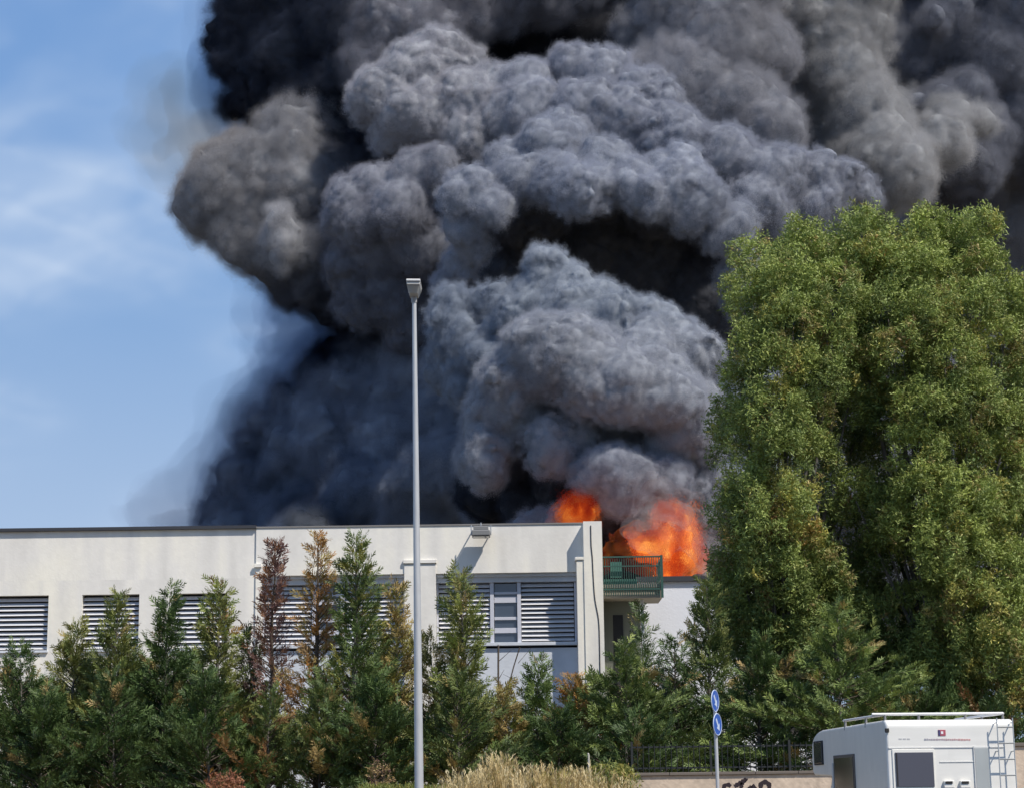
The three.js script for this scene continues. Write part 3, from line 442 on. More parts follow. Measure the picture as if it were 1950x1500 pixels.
// flames: glowing cores wrapped in loose glowing wisps, and the light they throw
{
  const glow = new THREE.MeshBasicMaterial({ color: 0xffffff, vertexColors: true, name: 'flame' }), thin = new THREE.MeshBasicMaterial({ color: 0xffffff, vertexColors: true, transparent: true, name: 'thin_flame' }), wisp = new THREE.MeshBasicMaterial({ color: 0xffffff, side: THREE.DoubleSide, name: 'flame_wisp' });
  const heat = (seed, dim) => (x, y, z) => {
    const w = fbm(x * 0.9, y * 0.6, z * 0.9 + seed, 3) * 1.6, n = fbm(x * 1.5 + w * 1.4, y * 1.1 - w, z * 1.5 + seed, 4), t = sstep(-0.34, 0.3, n);
    const c = t < 0.5 ? [lerp(0.42, 0.95, t * 2), lerp(0.035, 0.14, t * 2), lerp(0.012, 0.016, t * 2)] : [lerp(0.95, 1.25, t * 2 - 1), lerp(0.14, 0.46, t * 2 - 1), lerp(0.016, 0.08, t * 2 - 1)];
    return [c[0] * dim, c[1] * dim, c[2] * dim, 1];
  };
  function fire(label, list, seed, dim, lamp, power) {
    const f = thing('roof_fire', label, 'fire'), r = rng(seed), blobs = B(list, [1, 1, 1]), paint = heat(seed, dim);
    const geo = billow(blobs, { cell: 0.06, k: 0.3, warp: [0.35, 0.22], bumps: [[0.8, 0.2], [0.35, 0.1]], fine: 0.03, grow: -0.24, seed, paint }); mesh('flame', geo, glow, f).castShadow = false;
    for (const [gr, al] of [[-0.14, 0.3], [-0.02, 0.16], [0.1, 0.08]]) { const g2 = billow(blobs, { cell: 0.08, k: 0.3, warp: [0.4, 0.25], bumps: [[0.8, 0.2], [0.35, 0.12]], fine: 0.03, grow: gr, seed: seed + gr * 9, paint: (x, y, z) => { const c = paint(x, y, z); return [c[0] * 0.85, c[1] * 0.6, c[2] * 0.6, al * clamp(0.75 + 0.9 * vnoise(x * 2.2, y * 1.4, z * 2.2 + seed), 0.1, 1)]; } }); mesh('flame', g2, thin, f).castShadow = false; }
    const tri = []; for (let i = 0; i < 240; i++) { const c = [0, 1, 2].map(() => (r() + r() + r() - 1.5) * 0.9); for (let k = 0; k < 3; k++) tri.push(c[0] + (r() - 0.5) * 0.09, c[1] + (r() - 0.35) * 0.2, c[2] + (r() - 0.5) * 0.09); }
    const g = new THREE.BufferGeometry(); g.setAttribute('position', new THREE.Float32BufferAttribute(tri, 3)); g.computeVertexNormals();
    const P0 = geo.attributes.position, N0 = geo.attributes.normal, spots = [], m = new THREE.Matrix4(), e = new THREE.Euler();
    for (let i = 0; i < P0.count; i += 6 + Math.floor(r() * 12)) {
      const out = 0.02 - Math.log(1 - r() * 0.98) * 0.09, x = P0.getX(i) + N0.getX(i) * out, y = P0.getY(i) + N0.getY(i) * out + out * 0.6, z = P0.getZ(i) + N0.getZ(i) * out, c = paint(x, y, z), q = 0.75 - out;
      m.compose(V(x, y, z), new THREE.Quaternion().setFromEuler(e.set(0.3 * (r() - 0.5), r() * 6.28, 0.5 * (r() - 0.5))), V(1, 1, 1).multiplyScalar(0.18 + 0.2 * r())); spots.push([m.clone(), new THREE.Color().setRGB(c[0] * q, c[1] * q * 0.7, c[2] * q)]);
    }
    const im = new THREE.InstancedMesh(g, wisp, spots.length); im.name = 'loose_flame'; im.userData.kind = 'stuff'; spots.forEach(([a, c], i) => { im.setMatrixAt(i, a); im.setColorAt(i, c); }); f.add(im);
    const l = new THREE.PointLight(new THREE.Color().setRGB(1, 0.3, 0.06), power); l.name = 'fire_light'; l.position.copy(P(...lamp)); l.castShadow = true; l.shadow.radius = 30; scene.add(l);
  }
  fire('large bright orange fire bursting over the roof right of the green terrace railing', [[1280, 996, 16, 73.6], [1292, 1014, 28, 73.6], [1303, 1038, 28, 73.4], [1270, 1034, 30, 73.4], [1248, 1032, 17, 73.4], [1314, 1048, 18, 73.4], [1275, 1060, 24, 73], [1280, 1078, 17, 72.6], [1269, 1090, 11, 72.4], [1228, 1034, 17, 73.4], [1211, 1036, 13, 73.4], [1190, 1016, 8, 73.6], [1203, 1023, 9, 73.4], [1158, 1048, 6, 73.4], [1276, 980, 8, 74]], 5, 1.05, [1285, 1030, 71.4], 9);
  fire('small salmon-red fire peeping over the roof edge left of the end pier', [[1097, 982, 20, 75], [1110, 992, 18, 75], [1084, 986, 18, 75], [1116, 974, 9, 75.2], [1100, 966, 10, 75.2], [1122, 985, 14, 75]], 9, 0.62, [1100, 975, 73.4], 2.5);
}

// ---------------------------------------------------------------- boundary wall, fence, graffiti
const WZ = -45;
{
  const wallTex = tex(512, (u, v) => { const b = tile(u, v, 4, 71, 4), run = tile(u, v * 0.15 % 1, 28, 72, 3), f = tile(u, v, 64, 73, 2), g = 1 + 0.1 * b + 0.08 * run + 0.06 * f; return [0.78 * g, 0.71 * g, 0.635 * g]; }, 1 / 5);
  const wm = std(0xffffff, 0.92, { map: wallTex, bumpMap: bumpTex, bumpScale: 0.008 }), capM = std(rgb(0.16, 0.135, 0.115), 0.9);
  const x0 = P(1196, 1480, 45).x, x1 = P(1925, 1450, 45).x, top = P(1400, 1469, 45).y;
  const w = thing('boundary_wall', 'long low beige rendered wall with dark graffiti letters, behind the sign post', 'wall');
  mesh('wall', box(x0, x1, -0.1, top - 0.07, WZ - 0.18, WZ + 0.12), wm, w);
  const n = 9; for (let i = 0; i < n; i++) mesh('coping_stone', box(lerp(x0 - 0.04, x1, i / n) + 0.004, lerp(x0 - 0.04, x1, (i + 1) / n) - 0.004, top - 0.067, top, WZ - 0.22, WZ + 0.17, 0.012), capM, w);
  // hand-sprayed letters, only their upper ends reach into the picture
  const ink = std(rgb(0.022, 0.012, 0.018), 0.8), gz = WZ + 0.122;
  const stroke = (pts, wd = 0.1) => {                       // a flat sprayed band along a polyline
    const c = new THREE.CatmullRomCurve3(pts.map(([x, y]) => P(x, y, 45).setZ(gz))), n = 22, pos = [], idx = [];
    for (let i = 0; i <= n; i++) { const p = c.getPoint(i / n), t = c.getTangent(i / n), k = wd * (0.42 + 0.1 * Math.sin(i * 1.7 + pts[0][0])), ex = -t.y * k, ey = t.x * k; for (const [q, dz] of [[1, 0], [0.9, 0.004], [-0.9, 0.004], [-1, 0]]) pos.push(p.x + ex * q, p.y + ey * q, gz + dz); if (i < n) for (let m = 0; m < 3; m++) { const a = i * 4 + m; idx.push(a, a + 1, a + 4, a + 1, a + 5, a + 4); } }
    const g = new THREE.BufferGeometry(); g.setAttribute('position', new THREE.Float32BufferAttribute(pos, 3)); g.setIndex(idx); g.computeVertexNormals(); return g;
  };
  const letter = (...s) => mesh('graffiti_letter', merge(s.map((g) => { const q = g.toNonIndexed(); q.computeVertexNormals(); return q; })), ink, w);
  letter(stroke([[1391, 1497], [1387, 1494], [1380, 1495], [1377, 1503], [1384, 1510], [1390, 1518], [1386, 1526], [1376, 1527]]));
  letter(stroke([[1398, 1497], [1410, 1490], [1419, 1485], [1421, 1487]], 0.11), stroke([[1413, 1490], [1409, 1505], [1406, 1527]]));
  letter(stroke([[1430, 1496], [1425, 1505], [1426, 1520], [1432, 1527], [1438, 1515], [1437, 1500], [1431, 1495]]));
  letter(stroke([[1448, 1527], [1448, 1505], [1449, 1492], [1458, 1489], [1464, 1495], [1462, 1505], [1450, 1509]], 0.12));
  // taller wall continuing to the right of the motorhome
  const y2 = P(1940, 1414, 44.6).y, a0 = P(1880, 1450, 44.6).x;
  const w2 = thing('garden_wall', 'taller pinkish-beige wall at the right edge, beyond the motorhome ladder', 'wall');
  mesh('wall', box(a0, a0 + 14, -0.1, y2 - 0.08, WZ + 0.17, WZ + 0.47), wm, w2);
  mesh('coping', box(a0 - 0.04, a0 + 14, y2 - 0.077, y2, WZ + 0.13, WZ + 0.52, 0.012), capM, w2);
  const f = thing('railing_fence', 'dark metal railing fence standing along the top of the boundary wall', 'fence');
  const fm = std(rgb(0.02, 0.022, 0.022), 0.5), fh = 0.62, fx1 = P(1560, 1450, 45).x, step = 0.125, cnt = Math.floor((fx1 - x0 - 0.2) / step);
  for (const y of [top + 0.1, top + fh - 0.06]) mesh('rail', box(x0 + 0.05, fx1, y - 0.018, y + 0.018, WZ - 0.05, WZ - 0.02), fm, f);
  const bg = new THREE.CylinderGeometry(0.009, 0.009, fh, 5);
  for (let i = 0; i < cnt; i++) { const m = mesh(i % 14 ? 'bar' : 'post', i % 14 ? bg : new THREE.BoxGeometry(0.05, fh + 0.06, 0.05), fm, f); m.position.set(x0 + 0.1 + i * step, top + fh / 2 + 0.003 + (i % 14 ? 0 : 0.03), WZ + (i % 14 ? 0 : 0.0)); }
}

// ---------------------------------------------------------------- street lamp
{
  const bot = P(798, 1500, 28.6), topP = P(788.6, 566, 28.6), dir = topP.clone().sub(bot).normalize(), foot = bot.clone().addScaledVector(dir, -bot.y / dir.y);
  const l = thing('street_lamp', 'tall grey steel lamp post with a small boxy pale head, in front of the hedge', 'street lamp', [foot.x, 0, foot.z]);
  const T = topP.clone().sub(V(foot.x, 0, foot.z)), pm = std(rgb(0.60, 0.60, 0.61), 0.45, { metalness: 0.3, map: tex(128, (u, v) => { const g = 0.93 + 0.06 * tile(u, v * 3 % 1, 4, 91, 3) + 0.05 * tile(u, v * 12 % 1, 8, 92, 2); return [g, g, g * 0.985]; }, 1) });
  const g = new THREE.CylinderGeometry(0.031, 0.072, T.length(), 20, 1).translate(0, T.length() / 2, 0).applyQuaternion(new THREE.Quaternion().setFromUnitVectors(V(0, 1, 0), T.clone().normalize()));
  mesh('pole', g, pm, l);
  const hd = mesh('lamp_head', merge([new THREE.CylinderGeometry(0.125, 0.085, 0.1, 4, 1).rotateY(Math.PI / 4).scale(1.0, 1, 2.6).translate(0, 0.05, 0.08), box(-0.096, 0.096, 0.102, 0.15, -0.16, 0.34, 0.012)]), std(rgb(0.5, 0.485, 0.45), 0.55), l);
  hd.position.copy(T); hd.rotation.z = -0.02;
  const ld = mesh('lid', box(-0.103, 0.103, 0.152, 0.185, -0.18, 0.36, 0.01), std(rgb(0.74, 0.73, 0.71), 0.5), hd); ld.position.y = 0.001;
  mesh('collar', new THREE.CylinderGeometry(0.042, 0.042, 0.09, 16).translate(0, -0.04, 0), std(rgb(0.33, 0.32, 0.31), 0.5), hd);
}

// ---------------------------------------------------------------- sign post with two blue discs
{
  const D = 40, a = P(1367, 1500, D), b = P(1360.5, 1316, D), d = b.clone().sub(a).normalize(), foot = a.clone().addScaledVector(d, -a.y / d.y);
  const s = thing('sign_post', 'thin grey post carrying two round blue traffic signs, turned nearly edge-on', 'traffic sign', [foot.x, 0, foot.z]), rel = (p) => p.clone().sub(V(foot.x, 0, foot.z));
  mesh('post', bar(V(0, 0, 0), rel(b), 0.036, 0.036, 12), std(rgb(0.56, 0.56, 0.57), 0.45, { metalness: 0.3 }), s);
  const blue = std(rgb(0.012, 0.075, 0.36), 0.4), white = std(rgb(0.46, 0.54, 0.68), 0.5), back = std(rgb(0.30, 0.36, 0.46), 0.5);
  for (const [px, py, rot] of [[1362, 1334, 1.12], [1366.5, 1379, 1.08]]) {
    const c = rel(P(px, py, D - 0.06)), R = 0.215;
    const disc = mesh('sign_disc', new THREE.CylinderGeometry(R, R, 0.012, 40).rotateX(Math.PI / 2), blue, s); disc.position.copy(c); disc.rotation.y = rot;
    mesh('rim', new THREE.TorusGeometry(R - 0.006, 0.011, 8, 40), white, disc);
    const sh = new THREE.Shape([[-0.03, 0.13], [0.03, 0.13], [0.03, -0.03], [0.085, -0.03], [0, -0.15], [-0.085, -0.03], [-0.03, -0.03]].map((q) => new THREE.Vector2(...q)));
    mesh('arrow', new THREE.ExtrudeGeometry(sh, { depth: 0.003, bevelEnabled: false }).rotateZ(0.6).translate(0, 0, 0.0065), white, disc);
    mesh('bracket', box(-0.05, 0.05, -0.025, 0.025, -0.05, -0.008), back, disc);
  }
}

// ---------------------------------------------------------------- motorhome
{
  const D0 = 33.5, A = P(1690, 1440, D0), yaw = 0.113, c = thing('motorhome', 'white coach-built motorhome with cab overhang, roof rails and rear ladder, parked by the wall', 'motorhome', [A.x, 0, A.z], yaw);
  // own axes: x along the rear from its left corner, z towards the camera, the vehicle runs away along -z
  const gel = (r, g, b) => new THREE.MeshPhysicalMaterial({ color: rgb(r, g, b), roughness: 0.38, clearcoat: 0.4, clearcoatRoughness: 0.3, map: skinTex });
  const skinTex = tex(256, (u, v) => { const run = tile(u, v * 0.12 % 1, 20, 81, 3), b = tile(u, v, 4, 82, 3), g = 0.97 + 0.03 * b + 0.03 * run; return [g, g * 0.995, g * 0.98]; }, 1 / 2);
  const W = 2.2, L = 4.75, H = P(1790, 1371.5, 33.6).y, white = gel(0.84, 0.83, 0.80), H2 = H - 0.02;
  const prof = new THREE.Shape(); // side outline: z runs to the nose (drawn as x), with the overhang above the cab
  prof.moveTo(0, 0.55); prof.lineTo(0, H2 - 0.1); prof.quadraticCurveTo(0, H2, 0.1, H2); prof.lineTo(L - 0.75, H2 - 0.02); prof.quadraticCurveTo(L - 0.12, H2 - 0.06, L - 0.03, H2 - 0.24);
  prof.quadraticCurveTo(L + 0.03, H2 - 0.5, L - 0.03, H2 - 0.72); prof.lineTo(L - 0.1, H2 - 0.76); prof.lineTo(3.35, H2 - 0.8); prof.lineTo(3.3, 0.55); prof.lineTo(0, 0.55);
  const body = new THREE.ExtrudeGeometry(prof, { depth: W - 0.08, bevelEnabled: true, bevelSize: 0.04, bevelThickness: 0.04, bevelSegments: 3, curveSegments: 8 });
  body.rotateY(Math.PI / 2).translate(0.04, 0, -0.04);     // the outline's x now runs along -z
  mesh('body', body, white, c);
  // cab with bonnet below the overhang
  const cab = new THREE.Shape(); cab.moveTo(3.2, 0.4); cab.lineTo(3.2, 2.1); cab.lineTo(3.75, 2.08); cab.lineTo(4.5, 1.22); cab.lineTo(5.25, 1.05); cab.lineTo(5.35, 0.45); cab.lineTo(3.2, 0.4);
  mesh('cab', new THREE.ExtrudeGeometry(cab, { depth: W - 0.34, bevelEnabled: true, bevelSize: 0.05, bevelThickness: 0.05, bevelSegments: 2 }).rotateY(Math.PI / 2).translate(0.17, 0, 0), white, c);
  const glass = new THREE.MeshPhysicalMaterial({ color: rgb(0.035, 0.036, 0.045), roughness: 0.18, clearcoat: 0.6, clearcoatRoughness: 0.1 }), rub = std(rgb(0.015, 0.015, 0.016), 0.8), trim = std(rgb(0.62, 0.62, 0.6), 0.5);
  const ws = mesh('windscreen', box(0.25, W - 0.25, -0.5, 0.5, -0.01, 0.01), glass, c); ws.position.set(0, 1.66, -4.15 + 0.0); ws.rotation.x = -0.72;
  mesh('chassis', merge([box(0.15, W - 0.15, 0.28, 0.54, -4.6, -0.1), box(0.1, W - 0.1, 0.4, 0.56, 0.0, 0.12, 0.03)]), rub, c);
  const wheel = mesh('wheel', new THREE.CylinderGeometry(0.33, 0.33, 0.22, 24).rotateZ(Math.PI / 2), rub, c); wheel.position.set(0.2, 0.33, -1.2);
  mesh('rim', new THREE.CylinderGeometry(0.19, 0.19, 0.225, 20).rotateZ(Math.PI / 2), trim, wheel);
  for (const [x, z] of [[W - 0.2, -1.2], [0.25, -4.35], [W - 0.25, -4.35]]) { const k = wheel.clone(); k.position.set(x, 0.33, z); c.add(k); }
  // left side
  const sg = (z0, z1, y0, y1, m, name, par = c, t = 0.02) => mesh(name, box(-t, 0.004, y0, y1, -z1, -z0, 0.008), m, par);
  const brown = new THREE.MeshPhysicalMaterial({ color: rgb(0.055, 0.042, 0.036), roughness: 0.2, clearcoat: 0.7, clearcoatRoughness: 0.1 });
  const sw = sg(1.92, 3.28, 1.3, 2.33, std(rgb(0.09, 0.085, 0.085), 0.5), 'side_window', c, 0.016); mesh('pane', box(-0.024, -0.017, 1.36, 2.28, -3.2, -2.0, 0.003), brown, sw);
  sg(3.3, 3.37, 0.6, 2.2, trim, 'door_pillar', c, 0.03);
  const aw = mesh('overhang_window', new RoundedBoxGeometry(0.03, 0.44, 0.62, 2, 0.014).translate(-0.008, H2 - 0.39, -4.3), rub, c); mesh('pane', new RoundedBoxGeometry(0.012, 0.38, 0.54, 2, 0.005).translate(-0.022, H2 - 0.39, -4.3), glass, aw);
  mesh('corner_lamp', box(-0.02, 0.05, H2 - 0.17, H2 - 0.1, 0.0, 0.03, 0.01), rub, c);
  // rear
  const rear = (px0, px1, py0, py1, z0, z1, m, name, r = 0, par = c) => { // a panel on the rear, from pixels of the photograph
    const k = (px) => { const q = P(px, 1430, 33.5); return clamp((q.x - A.x) / Math.cos(yaw), -0.1, W + 0.1) * 0.992; }, h = (py) => P((px0 + px1) / 2, py, 33.6).y;
    return mesh(name, box(k(px0), k(px1), h(py1), h(py0), z0, z1, r), m, par);
  };
  const pale = gel(0.85, 0.84, 0.80), greyM = gel(0.42, 0.45, 0.46);
  rear(1693, 1920, 1421.5, 1424, 0.001, 0.012, trim, 'seam', 0.003);
  rear(1792, 1862, 1449, 1451, 0.001, 0.010, trim, 'seam', 0.003);
  const fr = rear(1699, 1782, 1426, 1504, 0.0, 0.018, pale, 'rear_window', 0.008);
  rear(1704, 1779, 1432, 1498, 0.019, 0.034, new THREE.MeshPhysicalMaterial({ color: rgb(0.075, 0.075, 0.095), roughness: 0.22, clearcoat: 0.5, clearcoatRoughness: 0.2 }), 'pane', 0.007, fr);
  rear(1705.5, 1708, 1434, 1496, 0.035, 0.038, rub, 'seal', 0, fr);
  rear(1862, 1889, 1423, 1580, 0.002, 0.016, greyM, 'side_panel', 0.005);
  rear(1859.5, 1861.5, 1420, 1580, 0.001, 0.022, trim, 'moulding', 0.003);
  const em = rear(1792, 1807, 1389, 1400.5, 0.001, 0.008, std(rgb(0.42, 0.09, 0.12), 0.5), 'emblem', 0.002);
  rear(1792.5, 1796, 1389.5, 1400, 0.0085, 0.011, std(rgb(0.05, 0.06, 0.16), 0.5), 'emblem_bar', 0, em); rear(1797.5, 1802, 1392, 1397, 0.0085, 0.012, std(rgb(0.8, 0.8, 0.82), 0.5), 'emblem_centre', 0, em);
  { // faded lettering line: a row of small worn strokes, grey turning to red
    const r = rng(4); for (let i = 0, x = 1764; x < 1852; i++) { const w = 2.2 + r() * 3; const t = (x - 1764) / 88; rear(x, x + w, 1405.6 + r() * 0.8, 1409.6 - r() * 0.8, 0.001, 0.004, std(rgb(lerp(0.34, 0.6, t), lerp(0.34, 0.32, t), lerp(0.38, 0.3, t)), 0.7), 'faded_letter'); x += w + 0.9; }
    for (let i = 0; i < 3; i++) rear(1714 + i * 8, 1720 + i * 8, 1405.5, 1408, 0.001, 0.004, std(rgb(0.5, 0.5, 0.5), 0.7), 'faded_letter');
  }
  for (const x of [1797, 1829]) { const k = rear(x, x + 20, 1486, 1500, 0.001, 0.06, pale, 'rack_clamp', 0.01); rear(x + 2, x + 16, 1487, 1492, 0.061, 0.075, rub, 'clamp_pad', 0.004, k); }
  { // ladder
    const x0 = 1.86, x1 = 2.13, m = std(rgb(0.5, 0.52, 0.52), 0.4, { metalness: 0.4 }), ld = mesh('ladder', merge([bar(V(x0, 0.9, 0.14), V(x0, H + 0.03, 0.14), 0.011, 0.011, 8), bar(V(x1, 0.9, 0.14), V(x1, H + 0.03, 0.14), 0.011, 0.011, 8), ...[0.95, 1.6, 2.3, H - 0.05].flatMap((y) => [x0, x1].map((x) => bar(V(x, y, 0.0), V(x, y, 0.14), 0.01)))]), m, c); ld.userData.label = 'pale metal ladder at the right of the rear';
    for (let i = 0; i < 7; i++) mesh('rung', bar(V(x0, 1.12 + i * 0.262, 0.14), V(x1, 1.12 + i * 0.262, 0.14), 0.012, 0.012, 8), std(rgb(0.26, 0.27, 0.27), 0.5), ld);
  }
  { // roof rails
    const y = H + 0.115, m = std(rgb(0.72, 0.71, 0.70), 0.4), rk = mesh('roof_rack', merge([bar(V(-0.18, y, -0.15), V(W - 0.12, y, -0.15), 0.024, 0.024, 8), bar(V(0.02, y - 0.005, -0.15), V(0.02, y - 0.005, -2.6), 0.022, 0.022, 8), bar(V(W - 0.12, y, -0.15), V(W - 0.12, y, -2.6), 0.022, 0.022, 8)]), m, c);
    for (const [x, z] of [[0.04, -0.15], [0.62, -0.15], [1.42, -0.15], [W - 0.13, -0.15], [0.02, -1.2], [0.02, -2.5], [W - 0.12, -1.2], [W - 0.12, -2.5]]) mesh('rail_foot', bar(V(x, H - 0.06, z), V(x, y, z), 0.028, 0.02, 8), std(rgb(0.2, 0.2, 0.2), 0.6), rk);
    mesh('roof_vent', box(0.5, 1.0, H - 0.03, H + 0.02, -2.2, -1.7, 0.015), trim, c);
  }
}

// ---------------------------------------------------------------- vegetation
const leafMat = new THREE.MeshPhysicalMaterial({ color: 0xffffff, roughness: 0.55, transmission: 0.3, thickness: 0, side: THREE.DoubleSide, specularIntensity: 0.6, name: 'leaf' });
const barkMat = std(rgb(0.085, 0.066, 0.05), 0.95), greyBark = std(rgb(0.13, 0.12, 0.11), 0.95);
function flatGeo(tris) { const g = new THREE.BufferGeometry(); g.setAttribute('position', new THREE.Float32BufferAttribute(tris, 3)); g.computeVertexNormals(); return g; }
function blade(out, o, d, side, len, wid, bend = 0) {        // a slim four-sided leaf from o along d
  const m = o.clone().addScaledVector(d, len * 0.45).addScaledVector(side, 0), n = V(0, 0, 0).crossVectors(d, side).multiplyScalar(bend * len), l = m.clone().addScaledVector(side, wid / 2), r = m.clone().addScaledVector(side, -wid / 2), t = o.clone().addScaledVector(d, len).sub(n);
  for (const p of [o, r, l, l, r, t]) out.push(p.x, p.y, p.z);
}
const ur = rng(500), ug = () => Math.sqrt(-2 * Math.log(1 - ur() * 0.9999)) * Math.cos(6.2832 * ur());
// a frond of scale-leaved conifer: an axis (y) with slim twigs fanning to both sides; a sprig of broad leaves; each in a few variants
const fronds = [0, 1, 2].map(() => { const t = []; for (let i = 0; i < 11; i++) { const y = i / 11 * 0.85, s = i % 2 ? 1 : -1, d = V(s * (0.5 + 0.3 * ur()), 0.75, 0.5 * (ur() - 0.5)).normalize(), side = V(0.3 * ug(), -0.3 * s, 1 + 0.3 * ug()).cross(d).normalize(); blade(t, V(0.03 * ug(), y, 0.03 * ug()), d, side, 0.46 * (1 - y * 0.55), 0.085, 0.2); } blade(t, V(0, 0.3, 0), V(0.1 * ug(), 1, 0.1 * ug()).normalize(), V(1, 0, 0), 0.75, 0.075); return flatGeo(t); });
const sprigs = [0, 1, 2].map(() => { const t = []; for (let i = 0; i < 13; i++) { const o = V(ug() * 0.22, 0.1 + ur() * 0.85, ug() * 0.22), d = V(ug() * 0.7, 0.25 + ug() * 0.55, ug() * 0.7).normalize(), side = V(ug(), ug(), ug()).cross(d).normalize(); blade(t, o, d, side, 0.36 + 0.18 * ur(), 0.10 + 0.03 * ur(), 0.18); } return flatGeo(t); });
const qd = new THREE.Quaternion(), UP = V(0, 1, 0);
function scatter(name, geos, mat, spots, parent) {           // spots: [position, direction of the axis, size, colour]
  const r = rng(spots.length + 3), m = new THREE.Matrix4(), q2 = new THREE.Quaternion(), col = new THREE.Color();
  geos.forEach((g, k) => {
    const mine = spots.filter((_, i) => i % geos.length === k); if (!mine.length) return;
    const im = new THREE.InstancedMesh(g, mat, mine.length); im.name = name; im.userData.kind = 'stuff'; im.castShadow = im.receiveShadow = true;
    mine.forEach(([p, d, s, c], i) => { qd.setFromUnitVectors(UP, d); q2.setFromAxisAngle(UP, r() * 6.283); qd.multiply(q2); m.compose(p, qd, V(s, s, s)); im.setMatrixAt(i, m); im.setColorAt(i, col.setRGB(c[0], c[1], c[2])); });
    parent.add(im);
  });
}
const mixc = (a, b, t) => [lerp(a[0], b[0], t), lerp(a[1], b[1], t), lerp(a[2], b[2], t)];
const G = { deep: [0.045, 0.085, 0.024], dark: [0.08, 0.135, 0.036], mid: [0.16, 0.225, 0.06], fresh: [0.47, 0.54, 0.14], olive: [0.33, 0.31, 0.09], tan: [0.42, 0.30, 0.12], rust: [0.34, 0.165, 0.07], wine: [0.17, 0.09, 0.08], straw: [0.66, 0.53, 0.28], yellow: [0.34, 0.31, 0.07], orange: [0.42, 0.21, 0.06] };

// conifers of the hedge. o: base colours, height and radius, how bare, how far the top is drawn out, lean
function conifer(label, [px, topY, wpx, D], o = {}, group) {
  const { a = G.dark, b = G.mid, tip = [0.19, 0.25, 0.055], bare = 0, spire = 0.25, lean = 0, brown = 0.05, brownC = G.tan, low = 0.02, seed = px, name = 'conifer_tree', cat = 'conifer', dens = 1, thin = 1, up = 0.45, frond = 0.40 } = o;
  const bend = lean || 0.03 * Math.sin(seed * 5.1), sway = seed * 1.7, top = P(px, topY + 22, D), base = P(px, 1500, D), r = rng(seed * 13 + 7), H = top.y - BANK, R = wpx * 1.18 / 3800 * D / 2;
  const t = thing(name, label, cat, [base.x - lean * 0.0, BANK - 0.05, -D], 0, group), at = (h) => V(bend * (h * h - 1) * H * 0.9 + bend * H + 0.02 * H * vnoise(h * 3.1, sway, 1), h * H, 0.05 * vnoise(h * 4, 9, seed));
  const segs = []; for (let i = 0; i < 8; i++) segs.push(bar(at(i / 8), at((i + 1) / 8), lerp(0.11, 0.012, i / 8) * (H / 7), lerp(0.11, 0.012, (i + 1) / 8) * (H / 7), 7));
  mesh('trunk', merge(segs), bare > 0.5 ? barkMat : greyBark, t);
  const spots = [], limbs = [], n = Math.round(H * 25 * dens);
  for (let i = 0; i < n; i++) {
    const h = low + (1 - low) * Math.pow((i + r()) / n, 0.9), az = i * 2.39996 + r(), prof = (Math.pow(1 - h, 1.15) * (1 - spire) * 1.25 + spire * Math.min(1, (1 - h) * 4) * 0.28) * (1 + 0.75 * vnoise(h * 6, Math.cos(az) * 1.1 + seed * 3.7, Math.sin(az) * 1.1)), L = R * 1.25 * prof * (0.6 + 0.6 * r()) + 0.1;
    const rise = up + 0.5 * h + 0.6 * (r() - 0.5), d = V(Math.cos(az), rise, Math.sin(az)).normalize(), o0 = at(h), bd = r() < brown;
    if (L > 0.35) limbs.push(bar(o0, o0.clone().addScaledVector(d, L * 0.92), 0.018, 0.005, 4));
    const k = Math.max(2, Math.round(L / 0.07 * (1 - bare * 0.72) * thin)), bt = r();
    for (let j = 0; j < k; j++) {
      const s = k === 2 ? 0.5 + j * 0.4 : lerp(0.22, 1, (j + 0.6 * r()) / k), p = o0.clone().addScaledVector(d, L * s), e = V(d.x + (r() - 0.5) * 1.3, d.y + 0.15 + (r() - 0.5) * 0.9, d.z + (r() - 0.5) * 1.3).normalize();
      p.x += (r() - 0.5) * 0.14; p.y += (r() - 0.5) * 0.14; p.z += (r() - 0.5) * 0.14;
      const c0 = mixc(mixc(a, b, bt * 0.6 + r() * 0.4), tip, Math.pow(s, 3) * (0.25 + 0.5 * h) * r() * 1.4), g = 0.75 + 0.5 * r();
      const c = bd ? mixc(c0, brownC, 0.55 + 0.45 * r()) : c0; spots.push([p, e, frond * (0.55 + 0.6 * r()), [c[0] * g, c[1] * g, c[2] * g]]);
    }
  }
  if (limbs.length) mesh('boughs', merge(limbs), barkMat, t, { kind: 'stuff' });
  scatter('foliage', fronds, leafMat, spots, t);
  return t;
}
const HG = 'conifers of the hedge in front of the factory';
